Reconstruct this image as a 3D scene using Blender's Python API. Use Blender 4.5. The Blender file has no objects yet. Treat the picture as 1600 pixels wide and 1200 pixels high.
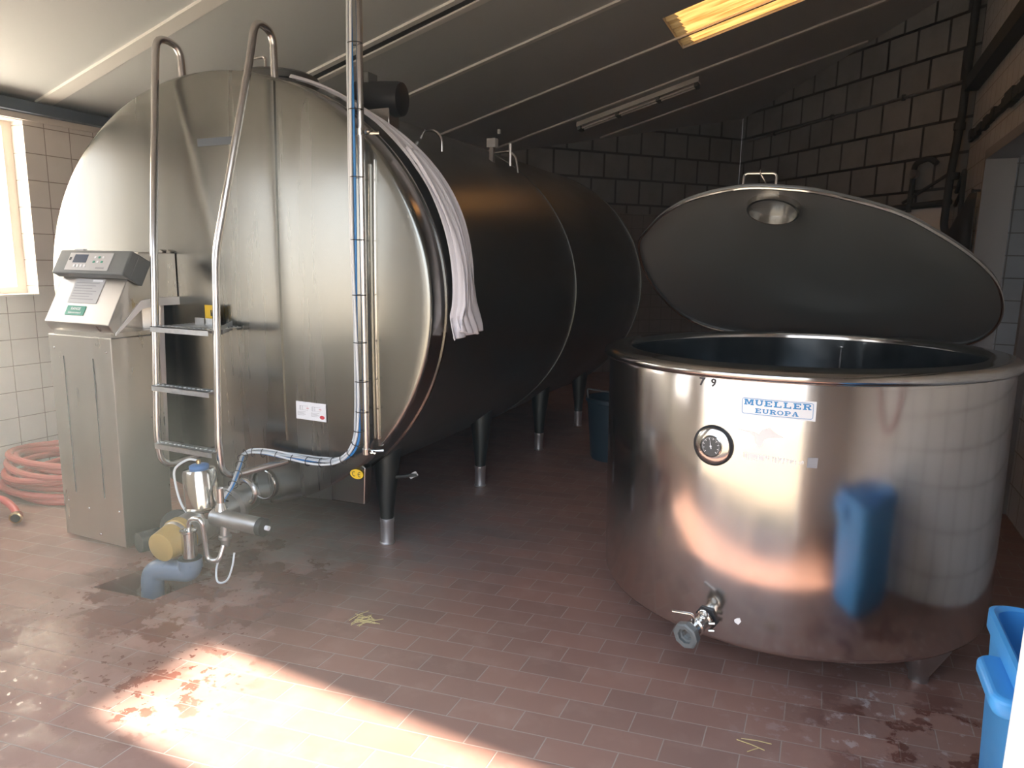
import bpy, math, random
from mathutils import Vector, Matrix
random.seed(7)
C = bpy.context.scene.collection
sc = bpy.context.scene
PI = math.pi
def rad(a): return math.radians(a)

# ------------------------------------------------------------------ camera
PITCH, ROLL, YAW, EYE, FPX = 9.8, 1.0, 24.2, 1.6, 1090.0
cam_d = bpy.data.cameras.new('camera'); cam = bpy.data.objects.new('camera', cam_d); C.objects.link(cam)
cam_d.sensor_fit = 'HORIZONTAL'; cam_d.sensor_width = 36.0
cam_d.lens = 36.0*FPX/1600.0
cam_d.clip_start = .05; cam_d.clip_end = 200
p_, y_, r_ = rad(PITCH), rad(YAW), rad(ROLL)
Fv = Vector((-math.sin(y_)*math.cos(p_), math.cos(y_)*math.cos(p_), -math.sin(p_)))
Rv = Vector((math.cos(y_), math.sin(y_), 0)); Uv = Rv.cross(Fv)
R2 = Rv*math.cos(r_)+Uv*math.sin(r_); U2 = -Rv*math.sin(r_)+Uv*math.cos(r_)
m = Matrix.Identity(4)
for i in range(3):
    m[i][0] = R2[i]; m[i][1] = U2[i]; m[i][2] = -Fv[i]
m[2][3] = EYE
cam.matrix_world = m
sc.camera = cam

# ------------------------------------------------------------------ world, sun, exposure
sc.view_settings.view_transform = 'Standard'
sc.view_settings.look = 'None'
sc.view_settings.gamma = 1.0
sc.view_settings.use_curve_mapping = False
sc.view_settings.exposure = 2.1
w = bpy.data.worlds.new('sky'); sc.world = w; w.use_nodes = True
wn = w.node_tree.nodes; wl = w.node_tree.links
bg = wn['Background']
wtc = wn.new('ShaderNodeTexCoord'); wsx = wn.new('ShaderNodeSeparateXYZ'); wcr = wn.new('ShaderNodeValToRGB')
wl.new(wtc.outputs['Generated'], wsx.inputs[0]); wl.new(wsx.outputs['Z'], wcr.inputs[0]); wl.new(wcr.outputs[0], bg.inputs['Color'])
wcr.color_ramp.elements[0].position = 0.0; wcr.color_ramp.elements[0].color = (.95, .93, .9, 1)
wcr.color_ramp.elements[1].position = .45; wcr.color_ramp.elements[1].color = (.62, .78, 1, 1)
bg.inputs['Strength'].default_value = .95
sun_d = bpy.data.lights.new('sun', 'SUN'); sun = bpy.data.objects.new('sun', sun_d); C.objects.link(sun)
sun_d.energy = 14.0; sun_d.angle = rad(1.4); sun_d.color = (1, .87, .7)
sdir = Vector((1, -.072, -.40)).normalized()
sun.rotation_euler = sdir.to_track_quat('-Z', 'Y').to_euler()
sun.location = (-12, 3, 8)

# ------------------------------------------------------------------ materials
def nt(name):
    mt = bpy.data.materials.new(name); mt.use_nodes = True
    t = mt.node_tree; b = t.nodes['Principled BSDF']
    return mt, t.nodes, t.links, b
def simple(name, col, rough=.5, metal=0.0, **k):
    mt, n, l, b = nt(name)
    b.inputs['Base Color'].default_value = (*col, 1); b.inputs['Roughness'].default_value = rough
    b.inputs['Metallic'].default_value = metal
    for q, v in k.items(): b.inputs[q].default_value = v
    # slight procedural wear
    no = n.new('ShaderNodeTexNoise'); no.inputs['Scale'].default_value = 14; no.inputs['Detail'].default_value = 4
    tc = n.new('ShaderNodeTexCoord'); l.new(tc.outputs['Object'], no.inputs['Vector'])
    mr = n.new('ShaderNodeMapRange'); mr.inputs['To Min'].default_value = max(.02, rough-.07); mr.inputs['To Max'].default_value = min(1, rough+.07)
    l.new(no.outputs['Fac'], mr.inputs['Value']); l.new(mr.outputs['Result'], b.inputs['Roughness'])
    return mt
def steel(name, col, rough, streak=(2, 2, .25), rvar=.08, bump=.0, cvar=.12, bscale=1.0, brush=0.0):
    mt, n, l, b = nt(name)
    b.inputs['Metallic'].default_value = 1.0
    tc = n.new('ShaderNodeTexCoord'); mp = n.new('ShaderNodeMapping'); mp.inputs['Scale'].default_value = streak
    l.new(tc.outputs['Object'], mp.inputs['Vector'])
    no = n.new('ShaderNodeTexNoise'); no.inputs['Scale'].default_value = 3; no.inputs['Detail'].default_value = 6; no.inputs['Roughness'].default_value = .6
    l.new(mp.outputs[0], no.inputs['Vector'])
    mr = n.new('ShaderNodeMapRange'); mr.inputs['From Min'].default_value = .3; mr.inputs['From Max'].default_value = .7
    mr.inputs['To Min'].default_value = rough-rvar; mr.inputs['To Max'].default_value = rough+rvar
    l.new(no.outputs['Fac'], mr.inputs['Value']); l.new(mr.outputs['Result'], b.inputs['Roughness'])
    mx = n.new('ShaderNodeMix'); mx.data_type = 'RGBA'
    mx.inputs['A'].default_value = (*[c*(1-cvar) for c in col], 1); mx.inputs['B'].default_value = (*[min(1, c*(1+cvar)) for c in col], 1)
    l.new(no.outputs['Fac'], mx.inputs['Factor']); l.new(mx.outputs['Result'], b.inputs['Base Color'])
    if bump > 0:
        n2 = n.new('ShaderNodeTexNoise'); n2.inputs['Scale'].default_value = bscale; n2.inputs['Detail'].default_value = 1.5
        l.new(mp.outputs[0], n2.inputs['Vector'])
        bp = n.new('ShaderNodeBump'); bp.inputs['Strength'].default_value = bump; bp.inputs['Distance'].default_value = .05
        l.new(n2.outputs['Fac'], bp.inputs['Height']); l.new(bp.outputs[0], b.inputs['Normal'])
    if brush > 0:
        b.inputs['Anisotropic'].default_value = brush
    return mt
def tiles(name, w_, h_, off, mortar, c1, c2, cm, rough, bump=.3, dirt=(0.3, .25, .2), dirt_amt=.25, upper=None, squash=1.0):
    """UV in metres."""
    mt, n, l, b = nt(name)
    uv = n.new('ShaderNodeUVMap')
    def brick(w2, h2, of, mo, a, bb, cc):
        br = n.new('ShaderNodeTexBrick'); br.offset = of; br.inputs['Scale'].default_value = 1
        br.inputs['Brick Width'].default_value = w2; br.inputs['Row Height'].default_value = h2
        br.inputs['Mortar Size'].default_value = mo; br.inputs['Mortar Smooth'].default_value = .3
        br.inputs['Color1'].default_value = (*a, 1); br.inputs['Color2'].default_value = (*bb, 1); br.inputs['Mortar'].default_value = (*cc, 1)
        l.new(uv.outputs[0], br.inputs['Vector']); return br
    br = brick(w_, h_, off, mortar, c1, c2, cm)
    col = br.outputs['Color']; fac = br.outputs['Fac']
    if upper:
        b2 = brick(*upper[1:])
        sx = n.new('ShaderNodeSeparateXYZ'); l.new(uv.outputs[0], sx.inputs[0])
        gt = n.new('ShaderNodeMath'); gt.operation = 'GREATER_THAN'; gt.inputs[1].default_value = upper[0]
        l.new(sx.outputs['Y'], gt.inputs[0])
        mx = n.new('ShaderNodeMix'); mx.data_type = 'RGBA'; l.new(gt.outputs[0], mx.inputs['Factor'])
        l.new(col, mx.inputs['A']); l.new(b2.outputs['Color'], mx.inputs['B']); col = mx.outputs['Result']
        mf = n.new('ShaderNodeMix'); l.new(gt.outputs[0], mf.inputs['Factor']); l.new(fac, mf.inputs['A']); l.new(b2.outputs['Fac'], mf.inputs['B']); fac = mf.outputs['Result']
    no = n.new('ShaderNodeTexNoise'); no.inputs['Scale'].default_value = 2.5; no.inputs['Detail'].default_value = 8; no.inputs['Roughness'].default_value = .65
    tc = n.new('ShaderNodeTexCoord'); l.new(tc.outputs['Object'], no.inputs['Vector'])
    mr = n.new('ShaderNodeMapRange'); mr.inputs['From Min'].default_value = .45; mr.inputs['From Max'].default_value = .75; mr.inputs['To Max'].default_value = dirt_amt
    l.new(no.outputs['Fac'], mr.inputs['Value'])
    md = n.new('ShaderNodeMix'); md.data_type = 'RGBA'; l.new(mr.outputs['Result'], md.inputs['Factor']); l.new(col, md.inputs['A']); md.inputs['B'].default_value = (*dirt, 1)
    l.new(md.outputs['Result'], b.inputs['Base Color'])
    b.inputs['Roughness'].default_value = rough
    bp = n.new('ShaderNodeBump'); bp.inputs['Strength'].default_value = bump; bp.inputs['Distance'].default_value = .01; bp.invert = True
    l.new(fac, bp.inputs['Height']); l.new(bp.outputs[0], b.inputs['Normal'])
    return mt

M = {}
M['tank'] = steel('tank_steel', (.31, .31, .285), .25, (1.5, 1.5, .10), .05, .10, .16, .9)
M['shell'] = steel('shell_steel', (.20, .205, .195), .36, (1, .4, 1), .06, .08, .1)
M['band'] = steel('head_band_steel', (.34, .33, .31), .2, (2, 2, 2), .04)
M['rim'] = steel('bright_steel', (.62, .60, .56), .14, (2, 2, 2), .04)
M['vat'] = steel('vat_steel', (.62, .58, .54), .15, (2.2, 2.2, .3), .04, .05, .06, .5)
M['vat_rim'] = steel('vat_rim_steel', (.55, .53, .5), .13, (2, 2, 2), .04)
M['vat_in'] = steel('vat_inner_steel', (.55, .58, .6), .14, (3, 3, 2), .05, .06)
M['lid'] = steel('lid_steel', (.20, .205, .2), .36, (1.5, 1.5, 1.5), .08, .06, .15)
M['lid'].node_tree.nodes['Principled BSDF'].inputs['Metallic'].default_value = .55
M['cab'] = steel('cabinet_steel', (.56, .53, .49), .33, (2, 2, .4), .08, .04, .12)
M['pipe'] = steel('tube_steel', (.68, .66, .64), .22, (4, 4, 4), .05)
M['dull'] = steel('cast_steel', (.45, .44, .43), .42, (6, 6, 6), .08, .1, .2)
M['dark'] = steel('leg_dark_steel', (.10, .11, .105), .45, (2, 2, 2), .05)
M['foot'] = steel('leg_foot_steel', (.85, .86, .88), .4, (4, 4, 4), .05)
M['zinc'] = steel('galvanised_steel', (.55, .56, .56), .45, (14, 14, 14), .1, .1, .3)
M['white'] = simple('white_paint', (.82, .8, .77), .5)
M['ceil'] = simple('ceiling_panel_white', (.58, .595, .59), .55)
M['batten'] = simple('ceiling_batten_white', (.80, .78, .74), .45)
M['gap'] = simple('dark_joint', (.06, .06, .06), .8)
M['rail'] = simple('blue_grey_rail', (.10, .12, .15), .5)
M['frame'] = simple('window_frame_cream', (.82, .74, .66), .45)
M['jamb'] = simple('grey_door_frame', (.33, .325, .32), .5)
M['black'] = simple('black_plastic', (.02, .02, .022), .45)
M['grime'] = simple('grimy_black', (.03, .033, .033), .7)
M['grey'] = simple('dark_grey_plastic', (.13, .14, .14), .4)
M['lgrey'] = simple('light_grey_film', (.5, .5, .5), .4)
M['screen'] = simple('display_glass', (.08, .11, .16), .15)
M['red'] = simple('red_rubber', (.42, .075, .06), .5)
M['pink'] = simple('red_rubber_hose_end', (.55, .08, .07), .4)
M['brass'] = simple('brass', (.75, .55, .3), .25, 1.0)
M['yellow'] = simple('yellow_sticker', (.85, .55, .03), .5)
M['amber'] = simple('amber_plastic', (.42, .28, .09), .3)
M['blue'] = simple('blue_plastic', (.07, .36, .80), .35)
M['bluecap'] = simple('blue_cap', (.04, .16, .4), .4)
M['pvc'] = simple('blue_grey_pvc', (.13, .17, .24), .3)
M['green'] = simple('green_label', (.03, .3, .2), .45)
M['paper'] = simple('white_label', (.85, .86, .88), .5)
M['inkblue'] = simple('blue_ink', (.03, .25, .55), .5)
M['ink'] = simple('black_ink', (.03, .03, .035), .5)
M['inkred'] = simple('red_ink', (.6, .05, .07), .5)
M['greyink'] = simple('grey_ink', (.3, .3, .32), .5)
M['cable'] = simple('grey_cable', (.5, .53, .55), .4)
M['cablew'] = simple('white_cable', (.75, .77, .78), .4)
M['cableb'] = simple('blue_cable', (.05, .25, .6), .4)
M['straw'] = simple('straw', (.6, .48, .22), .7)
M['dblue'] = simple('dark_blue_plastic', (.015, .035, .055), .45)
M['adhesive'] = simple('white_residue', (.85, .82, .8), .6)
M['dial'] = simple('dial_face', (.06, .065, .07), .35)

def cloth_mat():
    mt, n, l, b = nt('white_towelling')
    b.inputs['Base Color'].default_value = (.74, .73, .78, 1); b.inputs['Roughness'].default_value = .9
    no = n.new('ShaderNodeTexNoise'); no.inputs['Scale'].default_value = 180
    tc = n.new('ShaderNodeTexCoord'); l.new(tc.outputs['Object'], no.inputs['Vector'])
    bp = n.new('ShaderNodeBump'); bp.inputs['Strength'].default_value = .4; bp.inputs['Distance'].default_value = .004
    l.new(no.outputs['Fac'], bp.inputs['Height']); l.new(bp.outputs[0], b.inputs['Normal'])
    return mt
M['cloth'] = cloth_mat()
M['tile'] = tiles('cream_wall_tile', .195, .1955, 0.0, .0035, (.82, .76, .71), (.79, .73, .68), (.30, .22, .18), .28, .25, (.5, .42, .36), .25)
M['tileb'] = tiles('block_wall', .195, .195, 0.0, .004, (.36, .34, .32), (.33, .31, .29), (.12, .11, .1), .4, .3, (.09, .09, .085), .45,
                   upper=(2.36, .40, .355, .5, .018, (.37, .375, .37), (.32, .325, .32), (.03, .03, .03)))
M['tiler'] = tiles('side_wall_tile', .22, .22, 0.0, .006, (.66, .68, .70), (.62, .64, .66), (.26, .24, .22), .32, .3, (.34, .32, .3), .35)

def floor_mat():
    mt, n, l, b = nt('terracotta_floor_tile')
    uv = n.new('ShaderNodeUVMap')
    br = n.new('ShaderNodeTexBrick'); br.offset = .5; br.inputs['Scale'].default_value = 1
    br.inputs['Brick Width'].default_value = .245; br.inputs['Row Height'].default_value = .1176
    br.inputs['Mortar Size'].default_value = .0026; br.inputs['Mortar Smooth'].default_value = .4; br.inputs['Bias'].default_value = -.1
    br.inputs['Color1'].default_value = (.31, .165, .13, 1); br.inputs['Color2'].default_value = (.24, .135, .11, 1); br.inputs['Mortar'].default_value = (.36, .29, .25, 1)
    l.new(uv.outputs[0], br.inputs['Vector'])
    tc = n.new('ShaderNodeTexCoord')
    def noise(s, d=6, r=.6):
        o = n.new('ShaderNodeTexNoise'); o.inputs['Scale'].default_value = s; o.inputs['Detail'].default_value = d; o.inputs['Roughness'].default_value = r
        l.new(tc.outputs['Object'], o.inputs['Vector']); return o
    def rng(src, a, b_, c=0.0, d=1.0):
        o = n.new('ShaderNodeMapRange'); o.inputs['From Min'].default_value = a; o.inputs['From Max'].default_value = b_
        o.inputs['To Min'].default_value = c; o.inputs['To Max'].default_value = d; l.new(src, o.inputs['Value']); return o.outputs['Result']
    def mix(f, a, bcol):
        o = n.new('ShaderNodeMix'); o.data_type = 'RGBA'; l.new(f, o.inputs['Factor']); l.new(a, o.inputs['A']); o.inputs['B'].default_value = (*bcol, 1); return o.outputs['Result']
    def math_(op, a, b_):
        o = n.new('ShaderNodeMath'); o.operation = op
        for i, q in enumerate((a, b_)):
            if isinstance(q, (int, float)): o.inputs[i].default_value = q
            else: l.new(q, o.inputs[i])
        return o.outputs[0]
    def disk(x, y, r0, r1):          # 1 inside r0, 0 outside r1
        s = n.new('ShaderNodeVectorMath'); s.operation = 'DISTANCE'; l.new(tc.outputs['Object'], s.inputs[0]); s.inputs[1].default_value = (x, y, 0)
        return rng(s.outputs['Value'], r0, r1, 1, 0)
    col = mix(rng(noise(7).outputs['Fac'], .5, .8, 0, .45), br.outputs['Color'], (.42, .27, .22))     # chalky film
    # white lime film
    lime = math_('MULTIPLY', rng(noise(13, 8, .7).outputs['Fac'], .56, .62), disk(.45, 2.62, .25, .75))
    col = mix(math_('MULTIPLY', lime, .45), col, (.62, .58, .58))
    # grey dirt below the tank
    drt = math_('MULTIPLY', rng(noise(4, 6, .7).outputs['Fac'], .35, .6), disk(-2.5, 3.4, .5, 1.3))
    col = mix(math_('MULTIPLY', drt, .75), col, (.2, .2, .19))
    # wet spots
    n1 = noise(9, 7, .65).outputs['Fac']; n2 = noise(32, 3, .5).outputs['Fac']
    wet = math_('MULTIPLY', rng(n1, .555, .565), disk(-2.25, 1.65, .12, .5))
    wet2 = math_('MULTIPLY', rng(n2, .63, .64), disk(-2.7, 1.85, .5, 1.0))
    wet3 = math_('MULTIPLY', rng(noise(3, 5, .6).outputs['Fac'], .46, .5), disk(-2.75, 2.35, .45, 1.05))
    wet4 = math_('MULTIPLY', rng(noise(5, 7, .6).outputs['Fac'], .52, .55), disk(.5, 2.55, .2, .6))
    W_ = math_('MAXIMUM', math_('MAXIMUM', wet, wet2), math_('MAXIMUM', wet3, wet4))
    o = n.new('ShaderNodeMix'); o.data_type = 'RGBA'; o.blend_type = 'MULTIPLY'; l.new(W_, o.inputs['Factor']); l.new(col, o.inputs['A']); o.inputs['B'].default_value = (.55, .38, .34, 1)
    l.new(o.outputs['Result'], b.inputs['Base Color'])
    ro = math_('SUBTRACT', rng(noise(5).outputs['Fac'], .3, .7, .42, .62), math_('MULTIPLY', W_, .3))
    l.new(ro, b.inputs['Roughness'])
    bp = n.new('ShaderNodeBump'); bp.inputs['Strength'].default_value = .35; bp.inputs['Distance'].default_value = .006; bp.invert = True
    hh = math_('ADD', br.outputs['Fac'], math_('MULTIPLY', noise(20).outputs['Fac'], .25))
    l.new(hh, bp.inputs['Height']); l.new(bp.outputs[0], b.inputs['Normal'])
    return mt
M['floor'] = floor_mat()

def sky_mat():
    mt, n, l, b = nt('yellow_skylight_sheet')
    n.remove(b); out = n['Material Output']
    tc = n.new('ShaderNodeTexCoord'); mp = n.new('ShaderNodeMapping'); mp.inputs['Scale'].default_value = (.7, 9, 1)
    l.new(tc.outputs['Object'], mp.inputs['Vector'])
    no = n.new('ShaderNodeTexNoise'); no.inputs['Scale'].default_value = 3; no.inputs['Detail'].default_value = 5; l.new(mp.outputs[0], no.inputs['Vector'])
    cr = n.new('ShaderNodeValToRGB'); cr.color_ramp.elements[0].position = .35; cr.color_ramp.elements[0].color = (.10, .042, .010, 1)
    cr.color_ramp.elements[1].position = .65; cr.color_ramp.elements[1].color = (.21, .105, .034, 1); l.new(no.outputs['Fac'], cr.inputs[0])
    tr = n.new('ShaderNodeBsdfTranslucent'); l.new(cr.outputs[0], tr.inputs['Color']); l.new(tr.outputs[0], out.inputs['Surface'])
    return mt
M['sky'] = sky_mat()
def frost_mat():
    mt, n, l, b = nt('frosted_window_glass')
    n.remove(b); out = n['Material Output']
    tr = n.new('ShaderNodeBsdfTranslucent'); tr.inputs['Color'].default_value = (.92, .92, .9, 1)
    no = n.new('ShaderNodeTexNoise'); no.inputs['Scale'].default_value = 60
    mx = n.new('ShaderNodeMixShader'); gl = n.new('ShaderNodeBsdfGlossy'); gl.inputs['Roughness'].default_value = .15
    mx.inputs[0].default_value = .06; l.new(tr.outputs[0], mx.inputs[1]); l.new(gl.outputs[0], mx.inputs[2]); l.new(mx.outputs[0], out.inputs['Surface'])
    return mt
M['frost'] = frost_mat()
def ground_mat():
    mt, n, l, b = nt('pale_yard_concrete')
    no = n.new('ShaderNodeTexNoise'); no.inputs['Scale'].default_value = .8; no.inputs['Detail'].default_value = 8
    tc = n.new('ShaderNodeTexCoord'); l.new(tc.outputs['Object'], no.inputs['Vector'])
    cr = n.new('ShaderNodeValToRGB'); cr.color_ramp.elements[0].color = (.23, .19, .14, 1); cr.color_ramp.elements[1].color = (.34, .28, .21, 1)
    l.new(no.outputs['Fac'], cr.inputs[0]); l.new(cr.outputs[0], b.inputs['Base Color']); b.inputs['Roughness'].default_value = .9
    return mt
M['ground'] = ground_mat()

# ------------------------------------------------------------------ mesh helpers
class MB:
    def __init__(s): s.v = []; s.f = []; s.uv = []
    def add(s, vs, fs, uvs=None):
        o = len(s.v); s.v += [tuple(v) for v in vs]; s.f += [tuple(i+o for i in f) for f in fs]
        s.uv += uvs if uvs else [None]*len(fs)
        return s
    def box(s, x0, x1, y0, y1, z0, z1, rot=None, about=None):
        vs = [Vector((x, y, z)) for z in (z0, z1) for y in (y0, y1) for x in (x0, x1)]
        if rot is not None:
            a = Vector(about) if about else Vector(((x0+x1)/2, (y0+y1)/2, (z0+z1)/2)); vs = [a+rot@(v-a) for v in vs]
        return s.add(vs, [(0, 2, 3, 1), (4, 5, 7, 6), (0, 1, 5, 4), (2, 6, 7, 3), (0, 4, 6, 2), (1, 3, 7, 5)])
    def hexa(s, P):     # 8 corners bottom 4 (ccw) top 4
        return s.add(P, [(3, 2, 1, 0), (4, 5, 6, 7), (0, 1, 5, 4), (1, 2, 6, 5), (2, 3, 7, 6), (3, 0, 4, 7)])
    def prism(s, poly, d):   # extrude a 3D polygon by vector d
        n = len(poly); A = [Vector(p) for p in poly]; B = [p+Vector(d) for p in A]
        return s.add(A+B, [tuple(range(n))[::-1], tuple(range(n, 2*n))]+[(i, (i+1) % n, n+(i+1) % n, n+i) for i in range(n)])
    def tube(s, pts, r, n=12, caps=True, closed=False, rs=None):
        P = [Vector(p) for p in pts]; N = len(P); T = []
        for i in range(N):
            if closed: t = P[(i+1) % N]-P[i-1]
            else: t = P[min(i+1, N-1)]-P[max(i-1, 0)]
            T.append(t.normalized())
        up = Vector((0, 0, 1)) if abs(T[0].z) < .9 else Vector((1, 0, 0))
        x = T[0].cross(up).normalized(); vs = []
        for i in range(N):
            x = (x-T[i]*x.dot(T[i])).normalized(); y = T[i].cross(x)
            rr = rs[i] if rs else r
            vs += [P[i]+(x*math.cos(2*PI*k/n)+y*math.sin(2*PI*k/n))*rr for k in range(n)]
        fs = []
        for i in range(N if closed else N-1):
            j = (i+1) % N
            fs += [(i*n+k, i*n+(k+1) % n, j*n+(k+1) % n, j*n+k) for k in range(n)]
        if caps and not closed: fs += [tuple(range(n))[::-1], tuple(range((N-1)*n, N*n))]
        return s.add(vs, fs)
    def lathe(s, base, axis, prof, n=32, ell=(1, 1), xdir=None, cap0=True, cap1=True):   # prof: (radius, height)
        b = Vector(base); a = Vector(axis).normalized()
        if xdir is None: xdir = (1, 0, 0) if abs(a.x) < .9 else (0, 1, 0)
        x = Vector(xdir); x = (x-a*x.dot(a)).normalized(); y = a.cross(x); vs = []; m_ = len(prof)
        for r, h in prof:
            vs += [b+a*h+(x*math.cos(2*PI*k/n)*ell[0]+y*math.sin(2*PI*k/n)*ell[1])*r for k in range(n)]
        fs = [(i*n+k, i*n+(k+1) % n, (i+1)*n+(k+1) % n, (i+1)*n+k) for i in range(m_-1) for k in range(n)]
        if cap0: fs.append(tuple(range(n))[::-1])
        if cap1: fs.append(tuple(range((m_-1)*n, m_*n)))
        return s.add(vs, fs)
    def grid(s, fn, nu, nv, cu=False):
        vs = [fn(i/(nu if cu else nu-1), j/(nv-1)) for i in range(nu) for j in range(nv)]
        fs = [(i*nv+j, ((i+1) % nu)*nv+j, ((i+1) % nu)*nv+j+1, i*nv+j+1) for i in range(nu if cu else nu-1) for j in range(nv-1)]
        return s.add(vs, fs)
    def xf(s, fn):
        s.v = [tuple(fn(Vector(v))) for v in s.v]; return s
    def build(s, name, mat, parent=None, origin=None, sharp=35, smooth=True, bevel=0, solid=0, subd=0):
        if parent is not None: o0 = parent['_w'] if '_w' in parent else list(parent.location)
        if origin is None:
            if parent is not None: origin = o0
            else:
                xs, ys, zs = zip(*s.v); origin = ((min(xs)+max(xs))/2, (min(ys)+max(ys))/2, min(zs))
        origin = Vector(origin)
        me = bpy.data.meshes.new(name)
        me.from_pydata([tuple(Vector(v)-origin) for v in s.v], [], s.f); me.validate(); me.update()
        if any(u is not None for u in s.uv) and len(me.polygons) == len(s.f):
            lay = me.uv_layers.new(name='UVMap')
            for p, u in zip(me.polygons, s.uv):
                if u is None: continue
                for li, q in zip(p.loop_indices, u): lay.data[li].uv = q
        me.materials.append(mat)
        if smooth:
            for p in me.polygons: p.use_smooth = True
            me.set_sharp_from_angle(angle=rad(sharp))
        o = bpy.data.objects.new(name, me); C.objects.link(o)
        if parent is not None:
            o.parent = parent; o.location = origin-Vector(o0); o['_w'] = list(origin)
        else: o.location = origin
        if solid:
            md = o.modifiers.new('thickness', 'SOLIDIFY'); md.thickness = solid; md.offset = 0
        if bevel:
            md = o.modifiers.new('bevel', 'BEVEL'); md.width = bevel; md.segments = 2; md.limit_method = 'ANGLE'; md.angle_limit = rad(40)
        if subd:
            md = o.modifiers.new('subd', 'SUBSURF'); md.levels = subd; md.render_levels = subd
        return o
def tag(o, label=None, cat=None, group=None, kind=None):
    if label: o['label'] = label
    if cat: o['category'] = cat
    if group: o['group'] = group
    if kind: o['kind'] = kind
    return o
def thing(name, loc, label, cat, group=None):
    o = bpy.data.objects.new(name, None); C.objects.link(o); o.location = loc; o.empty_display_size = .1
    return tag(o, label, cat, group)
def arc(pts, r=.05, n=6):
    """round the corners of a polyline"""
    P = [Vector(p) for p in pts]; out = [P[0]]
    for i in range(1, len(P)-1):
        a, b, c = P[i-1], P[i], P[i+1]
        rr = min(r, (a-b).length*.48, (c-b).length*.48)
        p0 = b+(a-b).normalized()*rr; p1 = b+(c-b).normalized()*rr
        for k in range(n+1):
            t = k/n; out.append(p0*(1-t)**2+b*2*t*(1-t)+p1*t*t)
    out.append(P[-1]); return out
def spline(pts, n=8):
    P = [Vector(p) for p in pts]; P = [P[0]*2-P[1]]+P+[P[-1]*2-P[-2]]; out = []
    for i in range(1, len(P)-2):
        for k in range(n):
            t = k/n; a, b, c, d = P[i-1], P[i], P[i+1], P[i+2]
            out.append(.5*((2*b)+(c-a)*t+(2*a-5*b+4*c-d)*t*t+(3*b-a-3*c+d)*t**3))
    out.append(P[-2]); return out

# ------------------------------------------------------------------ building shell
SL = math.tan(rad(15.7))
def cz(x): return 2.72+SL*(x+5.5)
def st(o): return tag(o, kind='structure')
# floor around the drain pit
PIT = [(-3.17, 2.08), (-2.80, 2.12), (-2.74, 2.49), (-3.11, 2.46)]
def fuv(x, y): return (x+.02, y-.135*x-.006)
FP = [(-5.7, .8), (1.45, .8), (1.45, 12.2), (-5.7, 12.2)]
mb = MB()
for i in range(4):
    j = (i+1) % 4; q = [FP[i], FP[j], PIT[j], PIT[i]]
    mb.add([(x, y, 0) for x, y in q], [(0, 1, 2, 3)], [[fuv(*p) for p in q]])
for i in range(4):
    j = (i+1) % 4; q = [PIT[i], PIT[j]]
    mb.add([(*q[0], 0), (*q[1], 0), (*q[1], -.4), (*q[0], -.4)], [(0, 1, 2, 3)], [[fuv(*q[0]), fuv(*q[1]), fuv(q[1][0], q[1][1]-.4), fuv(q[0][0], q[0][1]-.4)]])
st(mb.build('floor', M['floor'], origin=(0, 0, 0), smooth=False))
mb = MB().prism([(x, y, -.4) for x, y in PIT], (0, 0, -.05)); st(mb.build('floor_pit_bottom', M['grime'], smooth=False))
# threshold + yard
mb = MB().box(-2.45, .256, .55, .8, -.06, .0); st(mb.build('trim_7', M['ground'], smooth=False))
mb = MB().box(-40, 30, -50, .549, -.12, -.03).box(-40, -5.75, .55, 30, -.12, -.03); st(mb.build('ground', M['ground'], smooth=False))

def wall(name, p0, p1, top, mat, pieces, th=.14, soff=0.0, side=1):
    """inner face from p0 to p1; pieces (s0,s1,zb,zt) in metres, zt None = ceiling; thickness to outward side"""
    a = Vector((*p0, 0)); b = Vector((*p1, 0)); d = (b-a).normalized(); nrm = Vector((d.y, -d.x, 0))*side
    mb = MB()
    for s0, s1, zb, zt in pieces:
        q0, q1 = a+d*s0, a+d*s1
        t0 = top(q0.x) if zt is None else zt; t1 = top(q1.x) if zt is None else zt
        P = [q0+Vector((0, 0, zb)), q1+Vector((0, 0, zb)), q1+nrm*th+Vector((0, 0, zb)), q0+nrm*th+Vector((0, 0, zb)),
             q0+Vector((0, 0, t0)), q1+Vector((0, 0, t1)), q1+nrm*th+Vector((0, 0, t1)), q0+nrm*th+Vector((0, 0, t0))]
        S0, S1 = s0+soff, s1+soff
        uv = [[(S0-th, 0), (S1-th, 0), (S1, th), (S0, th)], [(S0, 0), (S1, 0), (S1, th), (S0, th)], [(S0, zb), (S1, zb), (S1, t1), (S0, t0)],
              [(S1, zb), (S1+th, zb), (S1+th, t1), (S1, t1)], [(S1, zb), (S0, zb), (S0, t0), (S1, t1)], [(S0-th, zb), (S0, zb), (S0, t0), (S0-th, t0)]]
        uv[0] = [(S0, th), (S1, th), (S1, 0), (S0, 0)]
        mb.add(P, [(3, 2, 1, 0), (4, 5, 6, 7), (0, 1, 5, 4), (1, 2, 6, 5), (2, 3, 7, 6), (3, 0, 4, 7)], uv)
    return st(mb.build(name, mat, smooth=False, origin=(0, 0, 0)))
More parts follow.
